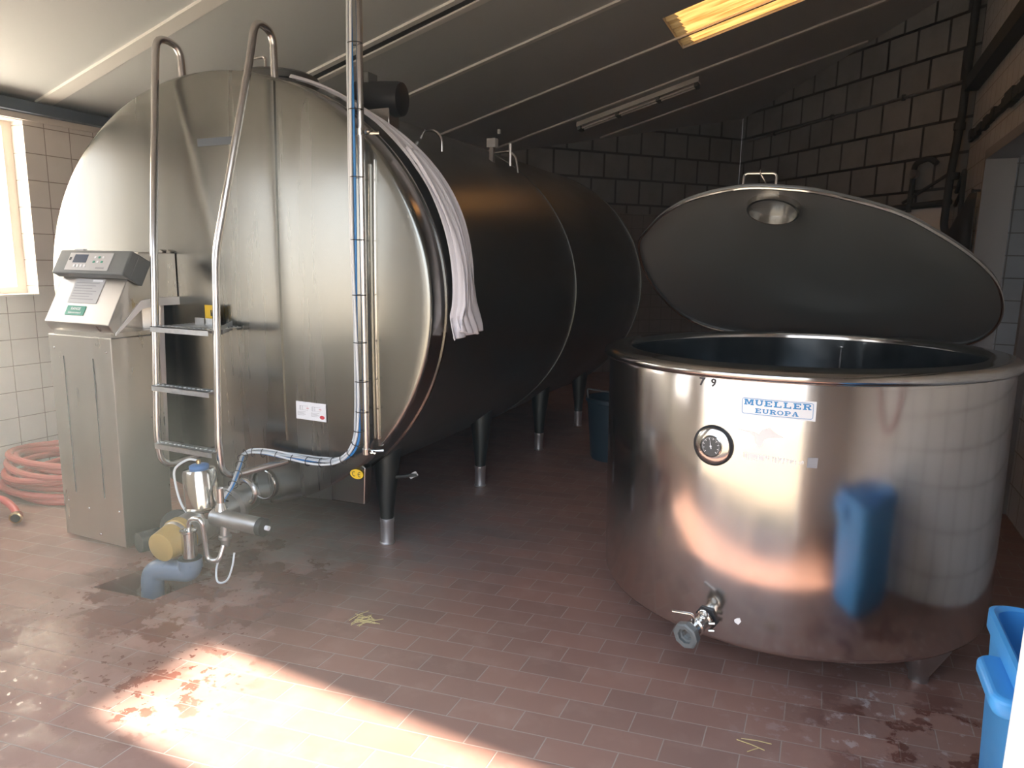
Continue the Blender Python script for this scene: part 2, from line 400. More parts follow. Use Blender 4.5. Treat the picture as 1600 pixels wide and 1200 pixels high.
# left wall: x=-5.5, y .8 -> 7.62; window opening y 1.68..3.40, z 1.31..2.57
wall('wall_left', (-5.5, .66), (-5.5, 7.62), cz, M['tile'], [(0, 1.02, 0, None), (1.02, 2.74, 0, 1.31), (1.02, 2.74, 2.57, None), (2.74, 6.96, 0, None)], side=-1, soff=.033)
wall('wall_back', (-5.5, 7.62), (-1.45, 11.75), cz, M['tileb'], [(0, 5.784, 0, None)], side=-1)
wall('wall_back_right', (-1.45, 11.75), (1.2, 8.9), cz, M['tileb'], [(0, 3.892, 0, None)], side=-1, soff=.1)
wall('wall_right', (1.2, 8.9), (1.2, .66), cz, M['tiler'], [(0, 1.45, 0, None), (1.45, 3.4, 2.62, None), (3.4, 8.24, 0, None)], side=-1)
wall('wall_front', (-5.5, .8), (1.2, .8), cz, M['white'], [(0, .5, 0, None), (.5, 2.2, 0, .95), (.5, 2.2, 2.45, None), (2.2, 3.05, 0, None), (3.05, 5.756, 2.66, None), (5.756, 6.7, 0, None)], th=.14, side=1)  # includes the opening of the added window
# ceiling slab with a hole for the skylight
SKY = (-1.6, -.36, 6.75, 7.72)
def cslab(mb, x0, x1, y0, y1, th=.1, dz=0.0):
    mb.hexa([(x0, y0, cz(x0)+dz), (x1, y0, cz(x1)+dz), (x1, y1, cz(x1)+dz), (x0, y1, cz(x0)+dz),
             (x0, y0, cz(x0)+dz+th), (x1, y0, cz(x1)+dz+th), (x1, y1, cz(x1)+dz+th), (x0, y1, cz(x0)+dz+th)]); return mb
mb = MB()
cslab(mb, -5.8, SKY[0], .6, 12.3); cslab(mb, SKY[1], 1.5, .6, 12.3); cslab(mb, SKY[0], SKY[1], .6, SKY[2]); cslab(mb, SKY[0], SKY[1], SKY[3], 12.3)
st(mb.build('ceiling', M['ceil'], smooth=False, origin=(0, 0, 0)))
# joint battens across the ceiling (run up the slope)
def clip_far(y):   # x range of a batten at depth y inside the chamfered far end
    x0, x1 = -5.5, 1.2
    if y > 7.62: x0 = -5.5+(y-7.62)*(4.05/4.13)
    if y > 8.9: x1 = 1.2-(y-8.9)*(2.65/2.85)
    return x0+.02, x1-.02
k = 1
for y, wd, m_ in [(1.05, .05, 'batten'), (2.28, .05, 'batten'), (3.55, .12, 'batten'), (4.87, .06, 'batten'), (5.03, .07, 'batten'), (6.03, .06, 'batten'), (7.36, .035, 'batten'), (8.62, .05, 'batten'), (9.9, .04, 'batten')]:
    x0, x1 = clip_far(y+.1)
    mb = MB(); cslab(mb, x0, x1, y-wd/2, y+wd/2, .02, -.0195); st(mb.build('trim_%d' % (10+k), M[m_], smooth=False)); k += 1
mb = MB(); cslab(mb, -5.48, 1.18, 4.9, 5.0, .006, -.0055); st(mb.build('trim_9', M['gap'], smooth=False))
# dark rail along the top of the left wall
mb = MB().box(-5.5, -5.40, .81, 7.5, 2.62, 2.70); st(mb.build('trim_1', M['rail'], smooth=False))
mb = MB().box(-5.5, -5.47, .81, 7.5, 2.575, 2.618); st(mb.build('trim_2', M['frame'], smooth=False))
# skylight
mb = MB(); cslab(mb, SKY[0]-.05, SKY[1]+.05, SKY[2]-.05, SKY[3]+.05, .012, .102)
so = MB()
x0, x1, y0, y1 = SKY
NX = 90
def corr(u, v):
    x = x0-.02+(x1-x0+.04)*u; y = y0-.02+(y1-y0+.04)*v
    return (x, y, cz(x)+.035+.011*math.sin(v*2*PI*9))
so.grid(corr, 12, NX)
st(so.build('window_2', M['sky'], smooth=True))
# window in the left wall : frame + glass
wf = MB()
X0, X1 = -5.70, -5.64
for y0_, y1_, z0_, z1_ in [(1.62, 1.68, 1.26, 2.62), (2.20, 2.29, 1.26, 2.62), (3.33, 3.46, 1.26, 2.62), (1.68, 3.33, 1.26, 1.36), (1.68, 3.33, 2.53, 2.62)]:
    wf.box(X0, X1, y0_, y1_, z0_, z1_)
wo = st(wf.build('window_1', M['frame'], smooth=False))
gl = MB().box(-5.675, -5.668, 2.28, 3.34, 1.35, 2.54).build('pane', M['frost'], wo, smooth=False)
mb = MB().box(-5.64, -5.49, 1.68, 3.40, 1.295, 1.309); st(mb.build('trim_3', M['white'], smooth=False))
wf = MB()  # added window in the unseen front wall, brings extra daylight in
for a_0, a_1, b_0, b_1 in [(-5.0, -4.94, .95, 2.45), (-3.36, -3.30, .95, 2.45), (-4.18, -4.12, 1.0, 2.4), (-4.94, -3.36, .95, 1.01), (-4.94, -3.36, 2.39, 2.45)]:
    wf.box(a_0, a_1, .70, .76, b_0, b_1)
st(wf.build('added_light_window', M['frame'], smooth=False))
# right wall door opening : jambs + recess room behind
mb = MB().box(1.13, 1.36, 7.40, 7.46, 0, 2.62).box(1.13, 1.36, 5.44, 5.5, 0, 2.62).box(1.13, 1.36, 5.44, 7.46, 2.56, 2.64)
st(mb.build('door_1', M['jamb'], smooth=False))
wall('wall_passage', (2.3, 9.0), (2.3, 4.5), lambda x: 3.2, M['tiler'], [(0, 4.5, 0, None)], side=-1)
wall('wall_passage_end', (1.34, 8.4), (2.3, 8.4), lambda x: 3.2, M['tiler'], [(0, .96, 0, None)], side=-1)
wall('passage_light_stop', (1.62, 4.6), (2.3, 4.6), lambda x: 3.2, M['tiler'], [(0, .68, 0, None)], side=1)  # half-width wall out of view, added to dim daylight in the passage
st(MB().box(1.34, 2.3, 4.5, 8.4, 2.7, 2.8).build('ceiling_passage', M['ceil'], smooth=False))
st(MB().box(1.451, 2.3, 4.5, 8.4, -.05, .0).build('floor_passage', M['ceil'], smooth=False))
# white door casing at the right foreground, at the entrance
mb = MB().box(.256, .42, .80, 1.0, 0, 2.66); st(mb.build('door_2', M['white'], smooth=False))
# dark trunking and ledges on the side walls
mb = MB().box(1.08, 1.2, 1.0, 8.8, 3.42, 3.56); st(mb.build('trim_4', M['grime'], smooth=False))
mb = MB()
yy = 1.0
while yy < 8.7:
    ln = random.uniform(.12, .3); mb.box(1.2-random.uniform(.03, .07), 1.2, yy, yy+ln, 2.93-random.uniform(0, .03), 2.99+random.uniform(0, .03)); yy += ln
st(mb.build('trim_5', M['grime'], smooth=False))
D2 = (Vector((1.2, 8.9, 0))-Vector((-1.45, 11.75, 0))).normalized(); N2 = Vector((-D2.y, D2.x, 0))*-1
if N2.dot(Vector((0, 0, 0))-Vector((1.2, 8.9, 0))) < 0: N2 = -N2
def bw(s, off, z): return Vector((-1.45, 11.75, 0))+D2*s+N2*off+Vector((0, 0, z))

# added haze volume filling the room, stands in for lens veil and glare
def haze_mat(d):
    mt, n, l, b = nt('glare_haze'); n.remove(b)
    v = n.new('ShaderNodeVolumeScatter'); v.inputs['Density'].default_value = d; v.inputs['Anisotropy'].default_value = .55; v.inputs['Color'].default_value = (.86, .96, .95, 1)
    l.new(v.outputs[0], n['Material Output'].inputs['Volume']); return mt
hp = [(-5.49, .81), (1.19, .81), (1.19, 8.88), (-1.45, 11.72), (-5.49, 7.6)]
HZ = MB().add([(x, y, .005) for x, y in hp]+[(x, y, cz(x)-.03) for x, y in hp], [(4, 3, 2, 1, 0), (5, 6, 7, 8, 9)]+[(i, (i+1) % 5, 5+(i+1) % 5, 5+i) for i in range(5)]).build('haze', haze_mat(.026), smooth=False)
tag(HZ, 'thin pale haze added through the whole room to imitate lens glare', 'haze', kind='stuff')
# ------------------------------------------------------------------ big oval milk tank
TX, TZ, TA, TB = -3.14, 1.387, 1.405, 1.195
tank = thing('milk_tank', (TX, 3.0, 0), 'huge oval stainless steel milk cooling tank lying lengthwise behind the ladder', 'tank')
def el(th, k=1.0, y=0, da=0.0):
    return (TX+(TA*k+da)*math.cos(th), y, TZ+(TB*k+da)*math.sin(th))
NT = 160
def rings(prof, n=NT):      # prof: (scale, y, inset)
    mb = MB(); vs = []
    for kk, y, da in prof: vs += [el(2*PI*i/n, kk, y, da) for i in range(n)]
    fs = [(r*n+i, (r+1)*n+i, (r+1)*n+(i+1) % n, r*n+(i+1) % n) for r in range(len(prof)-1) for i in range(n)]
    mb.add(vs, fs); return mb
def facey(x, z):
    rr = math.hypot((x-TX)/TA, (z-TZ)/TB); return 2.90-.018*(1-min(1, rr)**2)
# head: domed face with rounded knuckle
prof = [(k_, 2.90-.018*(1-k_*k_), 0) for k_ in (.02, .15, .3, .45, .6, .72, .82, .9, .955)]
prof += [(1.0, 2.900, -.020), (1.0, 2.902, -.012), (1.0, 2.907, -.005), (1.0, 2.914, -.001), (1.0, 2.922, 0), (1.0, 2.93, 0)]
mb = rings(prof); n = NT
mb.f.append(tuple(range(n))); mb.uv.append(None)
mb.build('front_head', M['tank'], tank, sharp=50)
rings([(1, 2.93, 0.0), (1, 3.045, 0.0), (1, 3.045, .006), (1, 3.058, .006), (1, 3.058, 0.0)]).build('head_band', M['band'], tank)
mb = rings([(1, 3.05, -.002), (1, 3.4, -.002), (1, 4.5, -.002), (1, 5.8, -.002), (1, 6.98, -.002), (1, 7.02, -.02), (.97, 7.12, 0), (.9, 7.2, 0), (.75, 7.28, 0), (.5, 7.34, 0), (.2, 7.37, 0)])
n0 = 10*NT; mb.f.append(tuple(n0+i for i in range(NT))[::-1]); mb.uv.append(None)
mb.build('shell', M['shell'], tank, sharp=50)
for ys in (5.0, 6.98):
    rings([(1, ys, -.002), (1, ys, .005), (1, ys+.03, .005), (1, ys+.03, -.002)]).build('shell_band', M['shell'], tank)
# skirt plate low on the right of the head
mb = MB().prism([(-2.42, 2.905, .315), (-2.15, 2.905, .325), (-2.14, 2.905, .53), (-2.30, 2.905, .62), (-2.62, 2.905, .45), (-2.60, 2.905, .30)], (0, .06, 0))
mb.build('skirt_plate', M['tank'], tank, smooth=False, bevel=.006)
# vertical ribs on the head
for x, z0, z1, wd in [(-2.66, .62, 2.49, .022), (-2.045, .70, 2.08, .012), (-2.075, .70, 2.06, .010)]:
    rb = MB()
    zs = [z0+(z1-z0)*i/8 for i in range(9)]
    for i in range(8):
        a0, a1 = zs[i], zs[i+1]; ya, yb = facey(x, a0), facey(x, a1)
        rb.hexa([(x-wd/2, ya-.008, a0), (x+wd/2, ya-.008, a0), (x+wd/2, ya+.01, a0), (x-wd/2, ya+.01, a0),
                 (x-wd/2, yb-.008, a1), (x+wd/2, yb-.008, a1), (x+wd/2, yb+.01, a1), (x-wd/2, yb+.01, a1)])
    rb.build('rib', M['tank'] if wd > .02 else M['rim'], tank, smooth=False)
# blue-grey strip sticker high on the head
def face_plate(name, mat, x0, x1, z0, z1, dy=.004, parent=tank, tilt=0.0, shape=None):
    mb = MB()
    if shape: pts = shape
    else: pts = [(x0, z0), (x1, z0), (x1, z1), (x0, z1)]
    yf = [(x, facey(x, z)-dy, z) for x, z in pts]
    ym = min(p[1] for p in yf)
    mb.prism([(x, ym, z) for x, z in pts], (0, .003, 0)); return mb.build(name, mat, parent, smooth=False)
tag(face_plate('strip_sticker', M['rail'], -3.19, -2.92, 2.195, 2.235), 'dark blue grey strip sticker')
# round ring near the bottom
mb = MB(); mb.tube([(-2.83+.085*math.cos(t*2*PI/28), 2.885, .345+.085*math.sin(t*2*PI/28)) for t in range(28)], .007, 8, closed=True); mb.build('ring', M['rim'], tank)
# instruction sticker
stk = face_plate('instruction_sticker', M['paper'], -2.57, -2.37, .755, .852, .006)
tag(stk, 'white instruction sticker with small diagrams and a red oval mark')
def fp(name, mat, x0, x1, z0, z1, parent, dy=.0085, shape=None): return face_plate(name, mat, x0, x1, z0, z1, dy, parent, shape=shape)
# text glyphs -----------------------------------------------------------------
def text_mesh(txt, size, bold=.0, font_shear=0):
    cu = bpy.data.curves.new('t', 'FONT'); cu.body = txt; cu.size = size; cu.offset = bold; cu.align_x = 'CENTER'; cu.align_y = 'CENTER'; cu.resolution_u = 2
    o = bpy.data.objects.new('t', cu); C.objects.link(o)
    dg = bpy.context.evaluated_depsgraph_get(); me = bpy.data.meshes.new_from_object(o.evaluated_get(dg))
    vs = [v.co.copy() for v in me.vertices]; fs = [tuple(p.vertices) for p in me.polygons]
    bpy.data.objects.remove(o); bpy.data.meshes.remove(me); return vs, fs
def put_text(name, txt, size, origin, xa, ya, mat, parent, bold=0.0, sx=1.0):
    vs, fs = text_mesh(txt, size, bold); o = Vector(origin); xa = Vector(xa).normalized(); ya = Vector(ya).normalized()
    mb = MB().add([o+xa*v.x*sx+ya*v.y for v in vs], fs); return mb.build(name, mat, parent, smooth=False)
ysf = facey(-2.47, .8)-.0075
put_text('title_text', 'Tank outlet', .014, (-2.485, ysf, .840), (1, 0, 0), (0, 0, 1), M['ink'], stk, .0003)
for xo in (-2.545, -2.462):
    mb = MB()
    for dx in (0, .006, .018):
        mb.box(xo+dx, xo+dx+.0022, ysf-.0004, ysf, .806, .829)
    mb.box(xo, xo+.055, ysf-.0004, ysf, .829, .830).box(xo, xo+.055, ysf-.0004, ysf, .806, .807).box(xo+.054, xo+.055, ysf-.0004, ysf, .806, .83)
    mb.build('diagram', M['greyink'], stk, smooth=False)
for xo in (-2.500, -2.415): MB().box(xo, xo+.016, ysf-.0004, ysf, .8165, .8195).build('arrow', M['inkred'], stk, smooth=False)
for xo in (-2.56, -2.468):
    mb = MB().box(xo, xo+.001, ysf-.0004, ysf, .777, .7975)
    for kz in range(4): mb.box(xo, xo+.055-.012*(kz % 2), ysf-.0004, ysf, .795-kz*.006, .7975-kz*.006)
    mb.build('small_print', M['lgrey'], stk, smooth=False)
mb = MB().lathe((-2.395, ysf, .777), (0, -1, 0), [(.0165, 0), (.0165, .0006)], 20, ell=(1, .62)); rr_ = mb.build('logo', M['inkred'], stk, smooth=False)
# CE oval and yellow warning square
ce = MB().lathe((-2.19, 2.899, .492), (0, -1, 0), [(.042, 0), (.042, .004)], 28, ell=(1, .62)).build('ce_sticker', M['yellow'], tank, smooth=False)
tag(ce, 'yellow oval CE sticker')
mb = MB()
for cx_, full in ((-2.205, False), (-2.170, True)):
    for i in range(10):
        a0, a1 = rad(60+i*24), rad(60+(i+1)*24)
        ro, ri = .0125, .0095
        P = [(cx_+r*math.cos(a), 2.894, .492+r*math.sin(a)*1.1) for r, a in ((ri, a0), (ro, a0), (ro, a1), (ri, a1))]
        mb.prism(P, (0, .001, 0))
    if full: mb.box(cx_-.011, cx_+.002, 2.894, 2.895, .4905, .4935)
mb.build('ce_mark', M['ink'], ce, smooth=False)
# legs
for sx in (1, -1):
    for ly in (3.19, 4.37, 5.50, 6.54):
        lx = TX+sx*.935
        zt = TZ-TB*math.sqrt(1-(.935/TA)**2)+.05
        lg = MB().lathe((lx, ly, .13), (0, 0, 1), [(.036, 0), (.042, .08), (.085, zt-.13), (.09, zt-.05)], 24).build('leg', M['dark'], tank)
        MB().lathe((lx, ly, 0), (0, 0, 1), [(.042, 0), (.044, .005), (.038, .012), (.038, .125), (.041, .13), (.041, .15), (.036, .155)], 24).build('foot', M['foot'], lg)
MB().tube([(-2.15, 3.19, .40), (-2.06, 3.20, .42), (-2.01, 3.203, .43)], .010, 8).build('leg_bracket', M['shell'], tank)
# manhole on the crown
mh = MB().lathe((-3.05, 3.38, 2.545), (0, 0, 1), [(.21, 0), (.21, .06), (.225, .065), (.225, .10), (.20, .115), (.05, .125)], 32).build('manhole', M['shell'], tank)
MB().tube(arc([(-3.12, 3.22, 2.66), (-3.12, 3.22, 2.72), (-3.0, 3.22, 2.72), (-3.0, 3.22, 2.66)], .02), .008, 8).build('manhole_handle', M['pipe'], mh)
MB().tube([(-3.56+.10*math.cos(t*PI/14), 3.12, 2.50+.10*math.sin(t*PI/14)) for t in range(15)], .022, 10).build('lifting_eye', M['dull'], tank)
# agitator motor
mo = MB().lathe((-2.52, 3.42, 2.50), (1, .12, -.06), [(.05, -.03), (.085, -.02), (.092, 0), (.094, .25), (.088, .275), (.06, .285)], 32).build('agitator_motor', M['black'], tank)
MB().box(-2.50, -2.42, 3.38, 3.47, 2.54, 2.63).build('terminal_box', M['grey'], mo, bevel=.006)
MB().box(-2.45, -2.28, 3.37, 3.47, 2.33, 2.43).build('motor_bracket', M['pipe'], mo, bevel=.004)
MB().tube(arc([(-2.66, 3.3, 2.46), (-2.55, 3.3, 2.49), (-2.47, 3.35, 2.46)], .03), .014, 8).build('motor_pipe', M['dull'], mo)
# small rail and fittings further back on the crown
MB().tube(arc([(-2.22, 3.6, 2.30), (-2.19, 3.6, 2.345), (-2.12, 3.6, 2.335), (-2.08, 3.6, 2.29), (-2.08, 3.6, 2.22)], .025), .008, 8).build('crown_handle', M['pipe'], tank)
ft = MB().box(-2.265, -2.235, 4.58, 4.61, 2.28, 2.41).build('crown_valve', M['dull'], tank)
MB().box(-2.28, -2.215, 4.57, 4.62, 2.40, 2.46).build('valve_head', M['lgrey'], ft)
MB().lathe((-2.2, 4.6, 2.49), (0, 0, 1), [(.012, 0), (.012, .03)], 10).build('valve_tip', M['lgrey'], ft)
MB().tube(arc([(-2.24, 4.6, 2.36), (-2.12, 4.6, 2.37), (-2.07, 4.6, 2.33), (-2.05, 4.6, 2.22)], .03), .009, 8).tube([(-2.11, 4.6, 2.27), (-2.11, 4.6, 2.42)], .014, 8).build('valve_pipe', M['pipe'], ft)
# weld splashes / scrapes behind the front leg
for P in ([(-2.07, 3.2, .42), (-2.02, 3.2, .45), (-2.0, 3.2, .43), (-2.05, 3.2, .40)],):
    MB().prism(P, (0, .004, 0)).build('leg_patch', M['lgrey'], tank, smooth=False)

# ------------------------------------------------------------------ ladder
lad = thing('tank_ladder', (-3.07, 2.6, .45), 'stainless tube ladder with hooked tops leaning on the front of the oval tank', 'ladder')
def stringer(s):
    c = -3.075
    pts = [(c+s*.19, 2.90, .46), (c+s*.228, 2.62, .45), (c+s*.228, 2.60, .62), (c+s*.222, 2.655, 1.62), (c+s*.338, 2.835, 2.60), (c+s*.348, 2.865, 2.775), (c+s*.335, 3.00, 2.755), (c+s*.33, 3.01, 2.53)]
    if s < 0: pts[0] = (-3.20, 2.90, .50)
    else: pts[0] = (-2.66, 2.90, .50)
    P = [Vector(p) for p in pts]
    out = arc(pts[:3], .09, 8)+[]
    return arc(pts, .09, 8)
for s in (-1, 1): MB().tube(stringer(s), .0195, 16).build('stringer', M['pipe'], lad)
def rung(z, y, depth=.075):
    mb = MB()
    x0, x1 = -3.285, -2.865; N = 13
    mb.box(x0, x1, y-depth/2, y+depth/2, z+.012, z+.015)
    mb.box(x0, x1, y-depth/2, y-depth/2+.003, z-.014, z+.015).box(x0, x1, y+depth/2-.003, y+depth/2, z-.014, z+.015)
    for i in range(N):
        cx_ = x0+.016+(x1-x0-.032)*i/(N-1)
        mb.lathe((cx_, y, z+.014), (0, 0, 1), [(.010, 0), (.008, .005), (.005, .005)], 8)
    return mb
for z, y in ((.905, 2.61), (.585, 2.605)): rung(z, y).build('rung', M['zinc'], lad, smooth=False)
pl = rung(1.222, 2.64, .10)
pl.build('rung', M['zinc'], lad, smooth=False)
mb = MB().box(-3.285, -2.93, 2.69, 2.88, 1.228, 1.232)
for i in range(7): mb.box(-3.28, -2.94, 2.70+i*.026, 2.71+i*.026, 1.232, 1.237)
mb.build('step_plate', M['zinc'], lad, smooth=False)
mb = MB().prism([(-2.872, 2.66, 1.205), (-2.985, 2.87, 1.212), (-2.985, 2.87, 1.262), (-2.872, 2.66, 1.245)], (-.003, -.002, 0))
for i in range(7): mb.box(-2.99+.0, -2.985, 2.70, 2.70, 1.22, 1.24)
mb.build('step_bracket', M['zinc'], lad, smooth=False)
mb = MB().box(-3.19, -3.12, 2.80, 2.803, 1.235, 1.275).box(-3.11, -3.04, 2.80, 2.803, 1.235, 1.275); mb.build('hinge_plate', M['zinc'], lad, smooth=False)
ws = thing('hazard_sign', (-3.10, 2.8, 1.24), 'small square yellow hazard sign standing on the top ladder step', 'sign')
MB().box(-3.15, -3.045, 2.835, 2.839, 1.262, 1.345).build('sign_plate', M['yellow'], ws, smooth=False)
mb = MB().box(-3.105, -3.065, 2.833, 2.8345, 1.285, 1.305)
for i in range(4): mb.box(-3.105+i*.011, -3.099+i*.011, 2.833, 2.8345, 1.303, 1.318)
mb.build('sign_symbol', M['ink'], ws, smooth=False)
MB().box(-3.135, -3.06, 2.839, 2.86, 1.232, 1.27).build('sign_foot', M['zinc'], ws, smooth=False)

# ------------------------------------------------------------------ conduit pipe and cable bundle
cd = thing('conduit_pipe', (-2.09, 2.85, .62), 'tall thin stainless conduit pipe rising to the ceiling in front of the oval tank', 'pipe')
MB().tube([(-2.09, 2.85, .64), (-2.088, 2.85, 2.2), (-2.085, 2.85, cz(-2.08))], .016, 16).build('tube', M['pipe'], cd)
for z in (2.2, .64):
    k_ = MB().lathe((-2.09, 2.85, z-.015), (0, 0, 1), [(.022, 0), (.022, .03)], 16).tube([(-2.09, 2.86, z), (-2.02, 2.90, z)], .008, 8).build('clamp', M['rim'], cd)
    MB().lathe((-2.055, 2.845, z), (1, -.3, 0), [(.012, 0), (.012, .02), (.006, .02), (.006, .035)], 6).build('bolt', M['rim'], k_)
cb = thing('cable_bundle', (-2.12, 2.83, .3), 'bundle of grey and blue cables strapped to the thin conduit pipe', 'cable')
spine = [(-2.105, 2.83, 3.63), (-2.112, 2.83, 2.9), (-2.118, 2.83, 2.3), (-2.12, 2.83, 1.7), (-2.118, 2.83, 1.2), (-2.115, 2.83, .85), (-2.135, 2.83, .68), (-2.22, 2.83, .585), (-2.36, 2.83, .55), (-2.55, 2.83, .545), (-2.75, 2.82, .555), (-2.84, 2.78, .55), (-2.80, 2.70, .51), (-2.70, 2.55, .46), (-2.695, 2.48, .40), (-2.69, 2.46, .33)]
offs = [((-.002, -.016), 'cablew', .006), ((.010, -.012), 'cable', .0065), ((.0, .0), 'cableb', .0065), ((.010, .004), 'cable', .006), ((.018, -.004), 'cablew', .005), ((.020, .008), 'cable', .005)]
SPN = spline(spine, 8)
for i, ((ox, oz), mm, rr) in enumerate(offs):
    pts = []
    for j, p in enumerate(SPN):
        wv = .006*math.sin(j*.22+i*1.7) if 6 < j < 100 else 0
        t = (SPN[min(j+1, len(SPN)-1)]-SPN[max(j-1, 0)]).normalized(); sd = Vector((-t.z, 0, t.x)) if abs(t.y) < .9 else Vector((1, 0, 0))
        pts.append(p+sd*(-ox+wv)+Vector((0, oz, 0)))
    MB().tube(pts, rr, 8).build('cable', M[mm], cb)
zt_ = [j for j in range(4, len(SPN)-4, 4)]
for j in zt_:
    p = SPN[j]; t = (SPN[j+1]-SPN[j-1]).normalized()
    inc = p.z > .75
    c = p+(Vector((.013, .006, 0)) if inc else Vector((0, -.004, 0)))
    a = t.cross(Vector((0, 1, 0))).normalized() if abs(t.y) < .9 else Vector((1, 0, 0)); b_ = t.cross(a)
    ra, rb_ = (.036, .03) if inc else (.024, .024)
    MB().tube([c+a*ra*math.cos(q*2*PI/16)+b_*rb_*math.sin(q*2*PI/16) for q in range(16)], .0022, 6, closed=True).build('cable_tie', M['black'], cb)

# ------------------------------------------------------------------ towel over the shoulder of the tank
tw = thing('towel', (-1.8, 3.2, 1.2), 'long white towel draped over the right shoulder of the oval tank', 'towel')
def ell_pt(th, off): 
    return Vector((TX+(TA+off)*math.cos(th), 0, TZ+(TB+off)*math.sin(th)))
def towel_fn(u, v, layer=0):
    # u along length (top -> bottom), v across
    th0, th1 = rad(72), rad(0)
    if u < .76:
        th = th0+(th1-th0)*(u/.76); p = ell_pt(th, .018)
    else:
        p = ell_pt(th1, .018); p.z -= (u-.76)/.24*.17*(1.0 if layer == 0 else .8)
    wdt = .07+.20*min(1, (u/.75))**1.2
    y0 = 3.065+.03*math.sin(u*5)+(.03*u if layer else 0)
    fold = math.sin(v*PI*3+1.3*math.sin(u*4))*(.012+.026*u)+.007*math.sin(v*13+u*9)
    nrm = (Vector((p.x-TX, 0, (p.z-TZ)*1.3))).normalized()
    if u >= .76: nrm = Vector((1, 0, 0))
    p = p+nrm*(abs(fold)+.006+layer*.02)
    p.y = y0+wdt*v*(1 if not layer else .55)+.02*math.sin(u*11+v*3)*v+.015*math.sin(v*PI*7)*u
    p.z += .03*v*u*(1 if layer == 0 else -1)
    return p
MB().grid(lambda u, v: towel_fn(u, v), 70, 44).build('towel_cloth', M['cloth'], tw, sharp=80, solid=.005)
MB().grid(lambda u, v: towel_fn(.35+u*.63, v, 1), 50, 30).build('towel_fold', M['cloth'], tw, sharp=80, solid=.005)

# ------------------------------------------------------------------ control cabinet
cab = thing('control_cabinet', (-3.66, 2.6, 0), 'stainless steel control cabinet with sloping console in front of the tank left of the ladder', 'cabinet')
cx0, cx1 = -3.92, -3.41
mb = MB().hexa([(cx0, 2.45, .015), (cx1-.01, 2.45, .015), (cx1-.01, 2.76, .015), (cx0, 2.76, .015), (cx0, 2.45, 1.175), (cx1, 2.45, 1.175), (cx1, 2.74, 1.175), (cx0, 2.74, 1.175)])
bd = mb.build('cabinet_body', M['cab'], cab, smooth=False, bevel=.004)
for x in (-3.80, -3.56): MB().box(x-.003, x+.003, 2.4465, 2.449, .28, 1.06).build('door_groove', M['gap'], bd, smooth=False)
for x, z in ((-3.875, .22), (-3.45, .22), (-3.70, .2), (-3.62, .06), (-3.875, 1.1), (-3.45, 1.1)): MB().lathe((x, 2.448, z), (0, -1, 0), [(.007, 0), (.005, .003)], 10).build('screw', M['rim'], bd)
for x in (-3.88, -3.46): MB().lathe((x, 2.6, 0), (0, 0, 1), [(.02, 0), (.02, .016)], 12).build('cabinet_foot', M['black'], cab)
con = MB()
side = [(2.47, 1.195), (2.44, 1.245), (2.645, 1.625), (2.88, 1.625), (2.88, 1.345), (2.72, 1.345), (2.64, 1.335)]
con.prism([(cx0-.005, y, z) for y, z in side], (cx1-cx0+.01, 0, 0))
con = con.build('console', M['cab'], cab, smooth=False, bevel=.004)
# pale edge strip along the underside of the console side
flg = MB(); L_ = [(2.475, 1.19), (2.64, 1.322), (2.72, 1.335), (2.89, 1.335)]
for i in range(3):
    (ya, za), (yb, zb) = L_[i], L_[i+1]; wa = .012 if i == 0 else .045; wb = .045
    flg.prism([(cx1+.006, ya, za), (cx1+.006, yb, zb), (cx1+.006, yb, zb+wb), (cx1+.006, ya, za+wa)], (.008, 0, 0))
flg.build('console_flange', M['white'], con, smooth=False)
MB().box(cx0+.02, cx1-.02, 2.47, 2.74, 1.17, 1.20).build('console_neck', M['cab'], con, smooth=False)
# sloping frame helper on console face
c0 = Vector((0, 2.44, 1.245)); c1 = Vector((0, 2.645, 1.625)); sl = (c1-c0).normalized(); sn = Vector((0, -sl.z, sl.y)); SLL = (c1-c0).length
def cp(x, s, h): return Vector((x, 0, 0))+c0+sl*s+sn*h
def cplate(name, mat, x0, x1, s0, s1, h0, h1, parent, bevel=0, skew=0):
    P = [cp(x0, s0, h0), cp(x1, s0, h0), cp(x1, s1, h0), cp(x0, s1, h0), cp(x0, s0, h1), cp(x1, s0, h1), cp(x1, s1, h1), cp(x0, s1, h1)]
    return MB().hexa(P).build(name, mat, parent, smooth=False, bevel=bevel)
pu = cplate('display_unit', M['grey'], cx0-.03, cx1+.035, SLL-.165, SLL-.02, .002, .055, cab, .008)
cplate('display_side', M['grey'], cx1+.006, cx1+.035, SLL-.165, SLL-.02, -.075, .01, pu, .006)
kp = cplate('keypad_film', M['lgrey'], -3.85, -3.50, SLL-.145, SLL-.04, .0555, .0575, pu)
cplate('screen', M['screen'], -3.805, -3.695, SLL-.10, SLL-.05, .0577, .0585, kp)
for i in range(4): cplate('button', M['paper'], -3.785+i*.028, -3.770+i*.028, SLL-.128, SLL-.112, .0577, .0605, kp)
for i in range(3):
    for j in range(2): cplate('key', M['green' if (i+j) % 2 else 'paper'], -3.64+i*.032, -3.625+i*.032, SLL-.072-j*.028, SLL-.060-j*.028, .0577, .0595, kp)
cplate('key_strip', M['greyink'], -3.60, -3.535, SLL-.135, SLL-.126, .0577, .0585, kp)
cplate('round_key', M['ink'], -3.84, -3.825, SLL-.085, SLL-.068, .0577, .0595, kp)
tp = cplate('type_plate', M['lgrey'], -3.80, -3.565, .118, .262, .0, .003, con); tag(tp, 'grey type plate covered with small print')
for i in range(7): cplate('print_line', M['greyink'], -3.785, -3.60-.02*(i % 3), .235-i*.016, .239-i*.016, .0031, .0036, tp)
cplate('print_block', M['paper'], -3.66, -3.58, .246, .258, .0031, .0037, tp)
